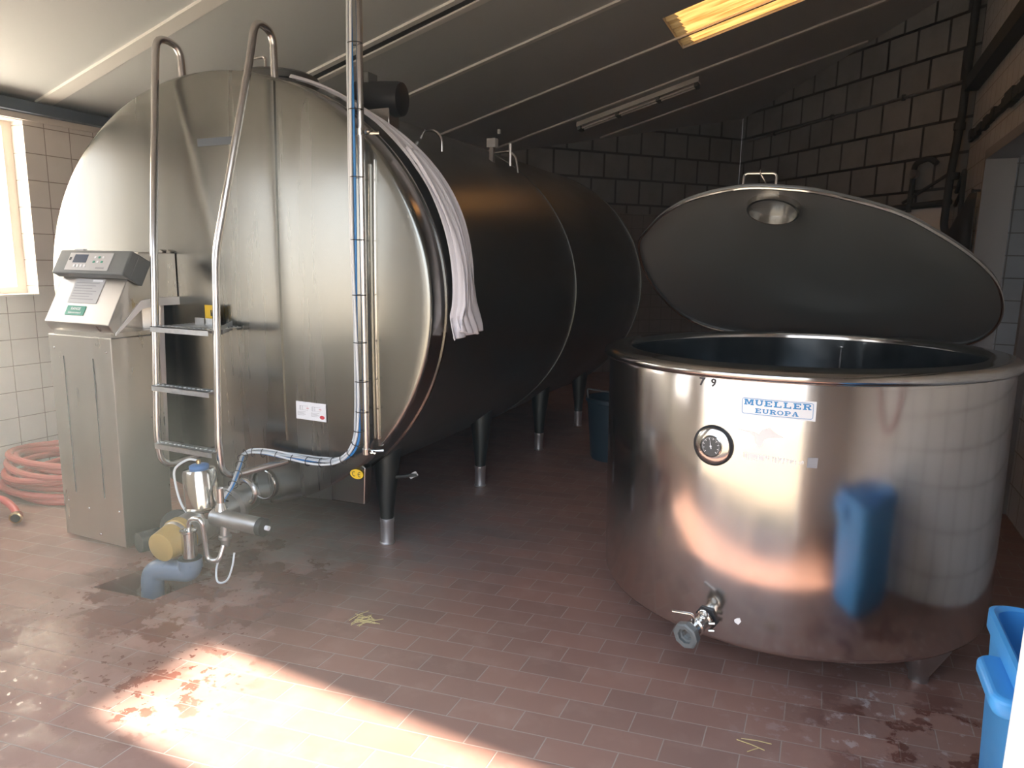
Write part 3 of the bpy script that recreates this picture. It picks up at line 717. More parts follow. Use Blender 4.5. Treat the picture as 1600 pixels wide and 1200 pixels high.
gs = cplate('green_sign', M['green'], -3.78, -3.63, .045, .10, .0, .003, con); tag(gs, 'green label with two lines of white writing')
put_text('sign_text', 'RANGE', .024, cp(-3.705, .082, .0036), (1, 0, 0), sl, M['paper'], gs, .0004, 1.0)
put_text('sign_text', 'Gekontroleerd', .017, cp(-3.705, .060, .0036), (1, 0, 0), sl, M['paper'], gs, .0002, 1.0)
MB().box(-3.91, -3.84, 2.64, 2.66, 1.60, 1.64).build('corner_tag', M['paper'], con, smooth=False)
for x in (-3.50, -3.44): MB().box(x-.014, x+.014, 2.86, 2.885, 1.60, 1.64, Matrix.Rotation(.4, 3, 'Y')).build('catch', M['rim'], con, smooth=False)
# tall back panel between cabinet and tank
bp_ = MB().hexa([(-3.88, 2.76, .015), (-3.57, 2.76, .015), (-3.53, 2.84, .015), (-3.88, 2.84, .015), (-3.88, 2.76, 1.60), (-3.56, 2.76, 1.60), (-3.48, 2.855, 1.60), (-3.88, 2.855, 1.60)])
bp_.build('back_panel', M['cab'], cab, smooth=False, bevel=.004)

# ------------------------------------------------------------------ outlet valve assembly
ov = thing('outlet_valve', (-2.93, 2.6, 0), 'stainless outlet valve assembly with amber end cap and upright steel cylinder under the ladder', 'valve')
ax = Vector((-.06, .6, .06)).normalized(); b0 = Vector((-2.885, 2.27, .20))
vb = MB().lathe(b0, ax, [(.084, .06), (.09, .07), (.09, .26), (.10, .265), (.10, .30), (.09, .305), (.085, .45), (.11, .46), (.11, .49), (.08, .5), (.08, .64)], 36).build('valve_body', M['dull'], ov)
MB().lathe(b0, ax, [(.064, -.03), (.074, -.025), (.080, .02), (.088, .08), (.096, .085), (.096, .12), (.09, .125)], 36).build('end_cap', M['amber'], ov)
for a in (0, PI/2+.3): MB().lathe(b0+ax*.265+Vector((.1*math.cos(a), 0, .1*math.sin(a))), ax, [(.011, 0), (.011, .04)], 10).build('clamp_bolt', M['rim'], vb)
cyb = Vector((-2.865, 2.5, .325)); cya = Vector((-.10, .02, 1)).normalized()
cy = MB().lathe(cyb, cya, [(.03, -.06), (.05, -.02), (.088, 0), (.092, .006), (.086, .014), (.084, .185), (.076, .205), (.05, .21)], 36).build('actuator_cylinder', M['rim'], ov)
MB().lathe(cyb, cya, [(.048, .208), (.048, .225), (.035, .232)], 24).build('cylinder_cap', M['bluecap'], cy)
MB().lathe(cyb, cya, [(.012, .23), (.012, .25), (.006, .255)], 12).build('hose_nipple', M['brass'], cy)
MB().tube(spline([(-2.895, 2.5, .575), (-2.94, 2.48, .575), (-3.01, 2.46, .52), (-3.01, 2.46, .43), (-2.98, 2.46, .34), (-2.95, 2.48, .27)], 8), .006, 8).build('air_hose', M['cablew'], ov)
# black coupling to the left
MB().lathe((-3.08, 2.52, .185), (.5, -1, .2), [(.06, 0), (.085, .005), (.085, .035), (.06, .04)], 28).lathe((-3.08, 2.52, .185), (.5, -1, .2), [(.035, .04), (.035, .07)], 20).build('side_coupling', M['black'], ov)
MB().tube(arc([(-3.02, 2.6, .19), (-3.08, 2.58, .26), (-3.0, 2.6, .30), (-2.94, 2.62, .27)], .04), .016, 10).build('side_pipe', M['pipe'], ov)
# junction tee, vertical stub, switch housing
MB().tube([(-2.69, 2.45, .30), (-2.69, 2.45, .38), (-2.69, 2.45, .47)], .018, 14).lathe((-2.69, 2.45, .355), (0, 0, 1), [(.03, 0), (.018, .04)], 16, cap0=False).build('riser', M['pipe'], ov)
sw = MB().lathe((-2.72, 2.45, .315), (1, .05, -.03), [(.03, -.03), (.045, -.015), (.047, .06), (.044, .065), (.044, .27)], 24).build('switch_housing', M['dull'], ov)
MB().lathe((-2.72, 2.45, .315), (1, .05, -.03), [(.045, .27), (.045, .30), (.035, .305)], 24).build('switch_cap', M['black'], sw)
MB().lathe((-2.72, 2.45, .315), (1, .05, -.03), [(.012, .305), (.012, .325)], 10).build('switch_knob', M['paper'], sw)
MB().lathe((-2.66, 2.44, .285), (0, 0, -1), [(.024, 0), (.024, .05), (.032, .055), (.032, .07), (.024, .075), (.02, .11)], 18).box(-2.655, -2.565, 2.43, 2.445, .262, .275).build('bleed_valve', M['dull'], ov)
MB().tube(arc([(-2.785, 2.33, .25), (-2.775, 2.33, .335), (-2.70, 2.34, .345), (-2.70, 2.35, .24), (-2.70, 2.36, .125), (-2.635, 2.37, .125), (-2.63, 2.4, .20)], .05, 10), .0135, 14).build('u_bend_pipe', M['pipe'], ov)
MB().tube(spline([(-2.64, 2.40, .17), (-2.665, 2.38, .08), (-2.64, 2.36, .022), (-2.58, 2.36, .04), (-2.55, 2.37, .11), (-2.55, 2.39, .18)], 8), .005, 8).build('drain_tube', M['cablew'], ov)
MB().tube([(-2.69+.06*math.cos(rad(a)), 2.62, .40+.06*math.sin(rad(a))) for a in range(-60, 150, 15)], .014, 10).build('pipe_elbow', M['pipe'], ov)
MB().lathe((-2.785, 2.33, .10), (0, 0, 1), [(.036, 0), (.036, .165), (.042, .17), (.042, .178), (.03, .182)], 24).build('sump_cylinder', M['rim'], ov)
dp = thing('drain_pipe', (-2.9, 2.3, 0), 'bent blue grey plastic drain pipe running from the valve into the floor pit', 'pipe', None)
MB().tube(arc([(-2.785, 2.33, .13), (-2.785, 2.33, .058), (-2.88, 2.31, .055), (-2.985, 2.27, .055), (-2.99, 2.25, -.36)], .07, 8), .053, 22).build('pipe_tube', M['pvc'], dp)
MB().lathe((-2.785, 2.33, .08), (0, 0, 1), [(.057, 0), (.057, .05), (.045, .05)], 24).build('pipe_socket', M['pvc'], dp)
ds = MB().lathe((-3.33, 2.46, .058), (.25, 1, 0), [(.030, 0), (.055, 0), (.055, .12), (.045, .12), (.045, .3)], 22).build('waste_pipe_stub', M['grime'], None)
tag(ds, 'short dark waste pipe lying on the floor under the control cabinet edge', 'pipe')

# ------------------------------------------------------------------ red hose coil and loose end
hs = thing('hose_coil', (-4.75, 3.0, 0), 'coiled dusty red rubber hose piled on the floor against the left tiled wall', 'hose')
pts = []
N = 9*40
for i in range(N):
    t = i/40*2*PI; lay = i/N
    rx = .40+.07*math.sin(i*.021+1)+.04*math.sin(i*.13); ry = .30+.05*math.sin(i*.037)
    z = .024+.028*int(i/40)*.95+.012*math.sin(t*1.7+lay*9)
    pts.append((-4.72+.05*math.sin(lay*17)+rx*math.cos(t), 3.02+.04*math.cos(lay*13)+ry*math.sin(t), max(.024, z)))
MB().tube(pts, .023, 10).build('hose', M['red'], hs)
he = thing('hose_end', (-4.4, 2.5, 0), 'bright red hose end with brass coupling lying on the floor in front of the coil', 'hose')
MB().tube(spline([(-5.1, 2.55, .03), (-4.85, 2.50, .06), (-4.62, 2.50, .09), (-4.45, 2.47, .075), (-4.36, 2.44, .045)], 10), .022, 12).build('hose', M['pink'], he)
MB().lathe((-4.36, 2.44, .045), (.62, -.75, -.12), [(.024, -.02), (.030, 0), (.036, .01), (.036, .03), (.028, .034), (.028, .02), (.014, .02), (.014, .0)], 20, cap1=True).build('coupling', M['brass'], he)
MB().lathe((-4.34, 2.416, .041), (.62, -.75, -.12), [(.0245, 0), (.0245, .004), (.012, .004)], 20).build('washer', M['black'], he)

# ------------------------------------------------------------------ round open vat
VX, VY, VR = -.115, 3.448, .842
vat = thing('milk_vat', (VX, VY, 0), 'large round stainless milk cooling vat standing open at the right', 'vat')
TIL = Matrix.Rotation(rad(-1.2), 3, 'Y')
def vt(v): 
    a = Vector((VX, VY, .7)); return a+TIL@(Vector(v)-a)
def vl(prof, n=128, **k): return MB().lathe((VX, VY, 0), (0, 0, 1), prof, n, **k).xf(vt)
vl([(.60, .155), (VR-.03, .155), (VR-.008, .165), (VR, .185), (VR, .5), (VR, .8), (VR, 1.185), (VR-.004, 1.20)], cap1=False).build('vat_wall', M['vat'], vat, sharp=60)
rim = [(VR-.004, 1.198), (VR+.016, 1.203), (VR+.024, 1.215), (VR+.022, 1.228), (VR+.008, 1.240), (VR-.012, 1.246), (VR-.03, 1.247), (VR-.065, 1.249), (VR-.088, 1.250), (VR-.098, 1.247), (VR-.104, 1.238), (VR-.104, 1.215)]
vl(rim, cap0=False, cap1=False).build('vat_rim', M['vat_rim'], vat, sharp=80)
vl([(VR-.104, 1.22), (VR-.104, .9), (VR-.104, .35), (VR-.16, .27), (.2, .24), (.02, .24)][::-1], cap1=False).build('vat_inner', M['vat_in'], vat, sharp=60)
MB().lathe((.08, 4.02, .4), (0, 0, 1), [(.009, 0), (.009, .80)], 12).build('prop_rod', M['pipe'], vat)
# feet
for a in (-50, 62, 176):
    a_ = rad(a); 
    lx, ly = VX+.66*math.cos(a_), VY+.66*math.sin(a_)
    if a == -50: lx, ly = .45, 2.985
    MB().lathe((lx, ly, 0), (0, 0, 1), [(.036, 0), (.038, .03), (.042, .036), (.10, .155), (.11, .2)], 24).build('foot', M['dull'], vat)
def vs_(ang, z, off=0.0):      # point on the vat skin; ang degrees from facing -Y, + to the right
    a = rad(ang); return vt((VX+(VR+off)*math.sin(a), VY-(VR+off)*math.cos(a), z))
def vpatch(name, mat, poly, off, parent, th=.0012, base_ang=0, base_z=0, skew=0.0):
    """poly in metres (s along skin, h up), mapped onto the cylinder"""
    def mp(s, h, o): return vs_(base_ang+math.degrees(s/VR), base_z+h+skew*s, o)
    mb = MB()
    for pl_ in poly:
        n = len(pl_); A = [mp(s, h, off+th) for s, h in pl_]; B = [mp(s, h, off-.001) for s, h in pl_]
        mb.add(A+B, [tuple(range(n)), tuple(range(n, 2*n))[::-1]]+[(i, (i+1) % n, n+(i+1) % n, n+i) for i in range(n)])
    return mb.build(name, mat, parent, smooth=False)
# name plate, split in strips so that it follows the curve
LA, LZ, LW, LH, SK = -.9, 1.108, .257, .070, -.004/.25
def strip(x0, x1, h0, h1, n=10): return [[(x0+(x1-x0)*i/n, h0), (x0+(x1-x0)*(i+1)/n, h0), (x0+(x1-x0)*(i+1)/n, h1), (x0+(x1-x0)*i/n, h1)] for i in range(n)]
npl = vpatch('name_plate', M['paper'], strip(-LW/2, LW/2, -LH/2, LH/2, 14), .001, vat, .0014, LA, LZ, SK); tag(npl, 'white name plate with blue border and blue lettering')
bw_, bh, t_ = LW/2-.009, LH/2-.006, .0016
bord = strip(-bw_+.008, bw_-.008, bh-t_, bh)+strip(-bw_+.008, bw_-.008, -bh, -bh+t_)+strip(-bw_, -bw_+t_, -bh+.008, bh-.008, 1)+strip(bw_-t_, bw_, -bh+.008, bh-.008, 1)
for sx in (-1, 1):
    for sy in (-1, 1):
        for i in range(4):
            a0, a1 = i*PI/8, (i+1)*PI/8; ccx, ccy = sx*(bw_-.008), sy*(bh-.008)
            bord.append([(ccx+sx*r*math.cos(a), ccy+sy*r*math.sin(a)) for r, a in ((.008, a0), (.008-t_, a0), (.008-t_, a1), (.008, a1))][::(1 if sx*sy > 0 else -1)])
vpatch('plate_border', M['inkblue'], bord, .0026, npl, .0005, LA, LZ, SK)
def glyph(ch, w, h):
    """slab serif letters as polygons in a w x h box"""
    s = w*.24; t = h*.17; e = w*.10          # stem, slab thickness, slab overhang
    R = lambda x0, y0, x1, y1: [(x0, y0), (x1, y0), (x1, y1), (x0, y1)]
    def arcp(cx, cy, rx, ry, tx, ty, a0, a1, n=8):
        o = []
        for i in range(n):
            u0, u1 = rad(a0+(a1-a0)*i/n), rad(a0+(a1-a0)*(i+1)/n)
            o.append([(cx+rx*math.cos(u0), cy+ry*math.sin(u0)), (cx+rx*math.cos(u1), cy+ry*math.sin(u1)), (cx+(rx-tx)*math.cos(u1), cy+(ry-ty)*math.sin(u1)), (cx+(rx-tx)*math.cos(u0), cy+(ry-ty)*math.sin(u0))])
        return o
    if ch == 'M': return [R(.02*w, 0, .34*w, t), R(.66*w, 0, .98*w, t), R(.02*w, h-t, .3*w, h), R(.7*w, h-t, .98*w, h), R(.10*w, t, .25*w, h-t), R(.75*w, t, .92*w, h-t),
                          [(.18*w, h), (.36*w, h), (.58*w, .1*h), (.44*w, .1*h)], [(.82*w, h), (.64*w, h), (.42*w, .1*h), (.58*w, .1*h)]]
    if ch == 'U': return [R(0, h-t, .38*w, h), R(.62*w, h-t, w, h), R(.08*w, .38*h, .30*w, h-t), R(.72*w, .38*h, .90*w, h-t)]+arcp(.49*w, .38*h, .41*w, .38*h, .2*w, .18*h, 180, 360)
    if ch == 'E': return [R(0, 0, .92*w, t), R(0, h-t, .92*w, h), R(.12*w, t, .36*w, h-t), R(.36*w, .5*h-t/2, .66*w, .5*h+t/2), R(.78*w, t, .92*w, .32*h), R(.78*w, .68*h, .92*w, h-t), R(.6*w, .38*h, .7*w, .62*h)]
    if ch == 'L': return [R(0, 0, .92*w, t), R(0, h-t, .48*w, h), R(.12*w, t, .36*w, h-t), R(.78*w, t, .92*w, .36*h)]
    if ch == 'P': return [R(0, 0, .5*w, t), R(0, h-t, .6*w, h), R(.12*w, t, .36*w, h-t), R(.36*w, .36*h, .6*w, .36*h+t)]+arcp(.58*w, .68*h, .38*w, .32*h, .2*w, .16*h, 90, -90)
    if ch == 'R': return [R(0, 0, .46*w, t), R(0, h-t, .6*w, h), R(.12*w, t, .36*w, h-t), R(.36*w, .42*h, .6*w, .42*h+t)]+arcp(.58*w, .72*h, .36*w, .28*h, .2*w, .14*h, 90, -90)+[[(.48*w, .46*h), (.72*w, .46*h), (.88*w, t), (.64*w, t)], R(.62*w, 0, w, t)]
    if ch == 'O': return arcp(.5*w, .5*h, .48*w, .5*h, .2*w, .15*h, 0, 360, 20)
    if ch == 'A': return [R(0, 0, .36*w, t), R(.56*w, 0, w, t), [(.1*w, t), (.24*w, t), (.52*w, h), (.40*w, h)], [(.64*w, t), (.9*w, t), (.62*w, h), (.40*w, h)], R(.24*w, .30*h, .74*w, .30*h+t*.8)]
    return []
def word(txt, width, h, yb, gap=.14):
    nW = sum(1.25 if c == 'M' else 1 for c in txt); cw = width/(nW+gap*(len(txt)-1)); x = -width/2; out = []
    for c in txt:
        w_ = cw*(1.25 if c == 'M' else 1)
        out += [[(x+px, yb+py) for px, py in g] for g in glyph(c, w_, h)]; x += w_+cw*gap
    # keep every polygon anticlockwise
    res = []
    for g in out:
        ar = sum(g[i][0]*g[(i+1) % len(g)][1]-g[(i+1) % len(g)][0]*g[i][1] for i in range(len(g)))
        res.append(g if ar > 0 else g[::-1])
    return res
vpatch('plate_lettering', M['inkblue'], word('MUELLER', .226, .021, .004)+word('EUROPA', .145, .0165, -.0225), .0026, npl, .0006, LA, LZ, SK)
# worn white emblem and sticker residue
bird = [(-.085, .012), (-.045, .002), (-.028, -.005), (-.02, -.03), (-.008, -.05), (.003, -.04), (.010, -.016), (.03, -.008), (.075, -.004), (.05, .008), (.035, .018), (.026, .030), (.012, .022), (.002, .020), (-.010, .0), (-.03, .008)]
tris = [[bird[0], bird[1], bird[15]], [bird[1], bird[2], bird[14], bird[15]], [bird[2], bird[3], bird[6], bird[14]], [bird[3], bird[4], bird[5], bird[6]], [bird[6], bird[7], bird[13], bird[14]], [bird[7], bird[10], bird[11], bird[12], bird[13]], [bird[7], bird[8], bird[9], bird[10]]]
em = vpatch('emblem', M['adhesive'], tris, .0008, vat, .0004, -4.0, 1.008); tag(em, 'worn white bird shaped emblem')
rs = []
random.seed(3)
for i in range(90):
    x = -.125+i*.0023; q_ = i/90
    ht = .012-.006*random.random()*q_-.010*q_; hb = ht-.006-(.022*(1-.5*q_))*random.random()**(.3 if q_ < .35 else 1.1)
    if random.random() < (.05 if q_ < .4 else .25): continue
    rs.append([(x, hb), (x+.0024, hb+.002*random.random()), (x+.0024, ht), (x, ht)])
tag(vpatch('sticker_residue', M['adhesive'], rs, .0008, vat, .0004, .3, .925), 'torn remains of a white sticker')
vpatch('sticker_scrap', M['greyink'], [[(0, 0), (.034, -.001), (.036, .038), (.002, .036)]], .0008, vat, .0004, 6.6, .903)
for nm, ch, an in (('pen_mark', '7', -19.8), ('pen_mark', '9', -16.6)):
    vs0, fs0 = text_mesh(ch, .042, .0012)
    MB().add([vs_(an+math.degrees(v.x/VR), 1.186+v.y-.006, .0012) for v in vs0], fs0).build(nm, M['ink'], vat, smooth=False)
tag(vpatch('paint_spot', M['adhesive'], [[(-.010, -.006), (.004, -.013), (.014, .002), (.008, .015), (-.002, .012), (-.012, .003)]], .0008, vat, .0004, -7.4, .272), 'small white paint spot')
# thermometer gauge
ga = vs_(-15.9, .944); gn = Vector((math.sin(rad(-15.9)), -math.cos(rad(-15.9)), 0)); gx = Vector((gn.y*-1, gn.x, 0))
gg = MB().lathe(ga-gn*.006, gn, [(.078, 0), (.078, .010), (.070, .016), (.064, .016)], 40).build('gauge_gasket', M['black'], vat)
gr = MB().lathe(ga-gn*.002, gn, [(.066, 0), (.068, .012), (.062, .016), (.042, .017), (.042, .024), (.039, .026), (.038, .022)], 40, cap1=False).build('gauge_flange', M['rim'], gg)
gd = MB().lathe(ga+gn*.019, gn, [(.038, 0), (.038, .003)], 40).build('gauge_dial', M['dial'], gg)
mb = MB(); up = Vector((0, 0, 1)); fc = ga+gn*.0225
for i in range(28):
    a = rad(225-i*10); dirv = -gx*math.cos(a)*-1+up*math.sin(a) if False else gx*math.cos(a)+up*math.sin(a)
    tn = Vector(dirv).cross(gn); r0, r1, hw = (.026, .034, .0011) if i % 3 == 0 else (.031, .034, .0006)
    mb.prism([fc+dirv*r0-tn*hw, fc+dirv*r0+tn*hw, fc+dirv*r1+tn*hw, fc+dirv*r1-tn*hw], gn*.0004)
mb.build('dial_marks', M['paper'], gd, smooth=False)
dv = (up*.97-gx*-.0*.2+gx*-.2).normalized(); tn = dv.cross(gn)
MB().prism([fc-dv*.010-tn*.002, fc-dv*.010+tn*.002, fc+dv*.028], gn*.0012).lathe(fc, gn, [(.004, 0), (.004, .002)], 12).build('needle', M['paper'], gd, smooth=False)
# outlet tap
ta = vs_(-15.6, .248); tnv = (Vector((math.sin(rad(-15.6)), -math.cos(rad(-15.6)), 0))+Vector((-.12, -.05, -.12))).normalized()
tap = MB().lathe(ta-tnv*.02, tnv, [(.030, 0), (.030, .03), (.036, .032), (.036, .044), (.028, .048), (.028, .085), (.034, .09), (.034, .10), (.028, .105), (.028, .15)], 28).build('outlet_tap', M['rim'], vat)
MB().lathe(ta-tnv*.012, tnv, [(.050, .0), (.050, .014), (.036, .016)], 6).build('tap_nut', M['black'], tap)
MB().lathe(ta-tnv*.02, tnv, [(.030, .145), (.050, .148), (.052, .155), (.052, .175), (.046, .18), (.030, .178), (.030, .165), (.022, .163), (.020, .14)], 8, cap1=True).build('tap_union', M['grey'], tap)
hx = Vector((-.98, -.15, .02)); hb = ta+tnv*.10
MB().tube(arc([hb, hb+Vector((.0, 0, .062)), hb+Vector((.0, 0, .062))+hx*.082], .018), .0055, 10).build('tap_handle', M['pipe'], tap)
MB().tube([ta+tnv*.055+Vector((.012+.016*math.cos(q*PI/8), 0, .045+.016*math.sin(q*PI/8))) for q in range(16)], .004, 8, closed=True).build('tap_ring', M['rim'], tap)
for q in (0, 1): MB().lathe(ta+tnv*.05+Vector((.035, 0, -.02+.03*q)), (1, 0, .2), [(.007, 0), (.007, .022)], 8).build('tap_bolt', M['rim'], tap)

# lid : raised, hinged at the back
a_, t_ = rad(10), rad(26)
lb = Vector((math.sin(a_), math.cos(a_), 0)); lv = -lb*math.cos(t_)+Vector((0, 0, math.sin(t_))); lu = Vector((math.cos(a_), -math.sin(a_), 0)); ln_ = lu.cross(lv)   # ln_ points down
LO = Vector((.05, 4.25, 1.29))
OUT = [(-.798, .990), (-.875, .725), (-.905, .422), (-.875, .110), (-.767, -.085), (-.571, -.185), (-.296, -.195), (-.049, -.185), (.262, -.180), (.500, -.155), (.635, -.070), (.716, .133), (.735, .384), (.695, .651), (.601, .880), (.466, 1.095), (.338, 1.245), (.129, 1.380), (-.016, 1.431), (-.185, 1.449), (-.402, 1.385), (-.577, 1.262), (-.705, 1.120)]
cl_ = [Vector((x, y, 0)) for x, y in OUT]; nO = len(cl_)
dense = []
for i in range(nO):
    a, b, c, d = cl_[i-1], cl_[i], cl_[(i+1) % nO], cl_[(i+2) % nO]
    for k in range(5):
        t = k/5; dense.append(.5*((2*b)+(c-a)*t+(2*a-5*b+4*c-d)*t*t+(3*b-a-3*c+d)*t**3))
LC = Vector((-.09, .62, 0))
def lp(p, h): return LO+lu*p.x+lv*p.y-ln_*h      # h>0 upwards (outer side)
lid = thing('vat_lid', tuple(LO), 'raised round stainless lid hinged open above the round vat', 'lid')
nD = len(dense); sc_ = [(1.0, -.022), (1.0, 0), (.985, .004), (.96, .004), (.7, .022), (.4, .042), (.1, .055)]
def lring(prof, name, mat, th):
    mb = MB(); vs = []
    for s, h in prof: vs += [lp(LC+(p-LC)*s, h) for p in dense]
    m2 = len(prof)
    fs = [(i*nD+k, i*nD+(k+1) % nD, (i+1)*nD+(k+1) % nD, (i+1)*nD+k) for i in range(m2-1) for k in range(nD)]
    fs.append(tuple((m2-1)*nD+k for k in range(nD)))
    mb.add(vs, fs); return mb.build(name, mat, lid, sharp=50, solid=th)
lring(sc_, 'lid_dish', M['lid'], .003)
MB().tube([lp(p, -.018) for p in dense], .007, 8, closed=True).build('lid_rim', M['rim'], lid)
hc = Vector((-.10, 1.255, 0))
hb_ = lp(hc, .012)
ht = MB().lathe(hb_, ln_, [(.108, -.03), (.108, .0), (.104, .026), (.096, .028), (.094, -.03), (.090, -.04)], 40, cap1=True).build('lid_hatch', M['rim'], lid)
MB().lathe(hb_-ln_*.045, ln_, [(.094, 0), (.092, .004), (.06, .014), (.02, .018)], 40).build('hatch_cover', M['lid'], ht)
h0, h1 = lp(Vector((-.185, 1.43, 0)), .0), lp(Vector((-.060, 1.42, 0)), .0)
upv = (Vector((0, 0, 1))*.8+ -ln_*.4).normalized()
MB().tube(arc([h0, h0+upv*.055, h1+upv*.055, h1], .018), .005, 10).build('lid_handle', M['pipe'], lid)
hm = (h0+h1)/2+upv*.055
MB().tube([hm+Vector((0, .012*math.cos(q*PI/8), .012*math.sin(q*PI/8))) for q in range(16)], .002, 6, closed=True).tube([hm, hm+Vector((.03, .02, -.05))], .0025, 6).build('handle_ring', M['pipe'], lid)
for x in (-.3, .32):
    MB().box(LO.x+x-.03, LO.x+x+.03, 4.275, 4.33, 1.15, 1.24).build('lid_hinge', M['dull'], lid, bevel=.004)

# ------------------------------------------------------------------ blue bin beside the entrance, dark bin behind the vat
bn = thing('blue_bin', (.70, 2.15, 0), 'bright blue plastic bin standing behind the white door casing at right', 'bin')
def rrect(hx_, hy_, r, n=6):
    o = []
    for cx_, cy_, a0 in ((hx_-r, hy_-r, 0), (-hx_+r, hy_-r, 90), (-hx_+r, -hy_+r, 180), (hx_-r, -hy_+r, 270)):
        for i in range(n+1):
            a = rad(a0+90*i/n); o.append((cx_+r*math.cos(a), cy_+r*math.sin(a)))
    return o
def loft(mb, cx_, cy_, secs, capb=True, capt=False):
    vs = []; n = None
    for hx_, hy_, r, z in secs:
        q = rrect(hx_, hy_, r); n = len(q); vs += [(cx_+x, cy_+y, z) for x, y in q]
    fs = [(i*n+k, i*n+(k+1) % n, (i+1)*n+(k+1) % n, (i+1)*n+k) for i in range(len(secs)-1) for k in range(n)]
    if capb: fs.append(tuple(range(n))[::-1])
    if capt: fs.append(tuple(range((len(secs)-1)*n, len(secs)*n)))
    mb.add(vs, fs); return mb
loft(MB(), .735, 2.12, [(.19, .19, .05, .0), (.205, .205, .05, .03), (.225, .225, .06, .57), (.235, .235, .06, .58), (.235, .235, .06, .63), (.225, .225, .06, .635), (.215, .215, .06, .625), (.20, .20, .05, .1)], capt=True).build('bin_body', M['blue'], bn, sharp=40)
mb = MB().tube(spline([(.53, 1.90, .575), (.50, 1.885, .60), (.455, 1.91, .612), (.43, 1.95, .61)], 6), .028, 14, rs=None)
mb = MB(); loft(mb, .492, 2.02, [(.035, .11, .03, .52), (.045, .12, .04, .54), (.045, .12, .04, .565), (.035, .11, .03, .575)], capt=True)
mb.build('bin_grip', M['blue'], bn, bevel=.004)
loft(MB(), .78, 2.15, [(.17, .17, .12, .625), (.185, .185, .13, .665), (.175, .175, .12, .665), (.16, .16, .11, .63)], capb=False).build('bin_collar', M['blue'], bn, sharp=50)
db = thing('dark_blue_tub', (-1.56, 5.55, 0), 'dark blue plastic tub on the floor behind the round vat', 'tub')
MB().lathe((-1.56, 5.55, 0), (0, 0, 1), [(.17, 0), (.18, .02), (.22, .48), (.235, .49), (.235, .52), (.21, .52), (.165, .05)], 32).build('tub_body', M['dblue'], db)
MB().tube(arc([(-1.74, 5.42, .50), (-1.75, 5.4, .60), (-1.52, 5.32, .60), (-1.50, 5.34, .50)], .03), .007, 8).build('tub_handle', M['grey'], db)

# ------------------------------------------------------------------ ceiling lamp
fl = thing('fluorescent_lamp', (-2.35, 8.9, cz(-2.35)-.1), 'long white fluorescent lamp fitting under the dark far ceiling', 'lamp')
def slab(x0, x1, y0, y1, d0, d1): 
    mb = MB(); return cslab(mb, x0, x1, y0, y1, d1-d0, -d1)
slab(-3.12, -1.62, 8.80, 8.98, .005, .06).build('lamp_tray', M['batten'], fl, smooth=False)
for y in (8.845, 8.935):
    MB().tube([(-3.06, y, cz(-3.06)-.085), (-1.68, y, cz(-1.68)-.085)], .013, 12).build('lamp_tube', M['white'], fl)
for x in (-3.09, -2.6, -2.1, -1.65): slab(x-.02, x+.02, 8.81, 8.97, .058, .105).build('lamp_holder', M['grey'], fl, smooth=False)

# ------------------------------------------------------------------ pipes and things on the far walls
cp_ = thing('corner_pipe', (1.12, 8.86, 1.4), 'dark grimy vertical pipe in the far right corner of the room', 'pipe')
MB().tube(arc([(1.10, 8.84, cz(1.1)-.06), (1.09, 8.84, 3.2), (1.05, 8.83, 2.6), (1.04, 8.83, 2.05), (1.12, 8.70, 1.9)], .08), .038, 14).build('pipe_tube', M['grime'], cp_)
for z in (3.05, 2.55): MB().lathe((1.08, 8.84, z), (0, 0, 1), [(.055, 0), (.055, .07)], 14).build('pipe_joint', M['grime'], cp_)
wc = thing('wall_conduit', tuple(bw(1.7, .02, 3.5)), 'thin grey conduit running along the far right block wall', 'conduit')
MB().tube([bw(.15, .025, 3.50), bw(2.0, .025, 3.53), bw(3.78, .025, 3.56)], .018, 10).build('conduit_tube', M['dull'], wc)
for s in (.8, 1.9, 3.0): MB().box(*(lambda p: (p.x-.02, p.x+.02, p.y-.03, p.y+.03, p.z-.03, p.z+.03))(bw(s, .02, 3.51+.014*s))).build('clip', M['grime'], wc)
va = thing('wall_valve', tuple(bw(3.45, .1, 2.4)), 'dark pipe valve with bracket mounted on the far wall beside the corner pipe', 'valve')
MB().tube(arc([bw(3.30, .09, 2.25), bw(3.32, .09, 2.78), bw(3.50, .09, 2.82), bw(3.60, .09, 2.75)], .06), .03, 10).tube([bw(3.2, .08, 2.36), bw(3.75, .08, 2.62)], .018, 8).build('valve_pipe', M['grime'], va)
MB().lathe(bw(3.36, .11, 2.66), N2, [(.05, 0), (.05, .05)], 16).build('valve_wheel', M['dull'], va)
MB().tube([bw(2.85, .07, 2.30), bw(3.80, .07, 2.33)], .035, 10).build('valve_manifold', M['grime'], va)
wp = MB(); q = [bw(2.95, .015, 1.75), bw(3.72, .015, 1.75), bw(3.72, .015, 2.28), bw(2.95, .015, 2.28)]; wp.prism(q, N2*.02)
tag(wp.build('splash_board', M['white'], smooth=False), 'stained white board on the far wall below the dark pipe valve', 'board')
pb = thing('pipe_bracket', (1.12, 8.5, 2.0), 'dark angled pipe loop on the right wall left of the hanging black cloth', 'pipe')
MB().tube(arc([(1.12, 8.82, 2.42), (1.12, 8.42, 2.60), (1.12, 8.40, 2.3), (1.12, 8.42, 1.5)], .04), .022, 10).tube([(1.12, 8.80, 2.28), (1.12, 8.43, 2.42)], .018, 8).build('pipe_tube', M['grime'], pb)
blk = thing('black_cloth', (1.12, 8.0, 1.5), 'black cloth hanging in a wedge shape beside the side doorway', 'cloth')
def cl_fn(u, v):
    zt = 2.33-(.62*max(0, (u-.18))/.82); z = zt+(1.45-zt)*v
    return (1.17-.27*u+.012*math.sin(u*14+v*2)*v, 7.92+.22*u+.015*math.sin(u*17)*v, z)
MB().grid(cl_fn, 30, 14).build('cloth_sheet', M['black'], blk, sharp=80, solid=.006)
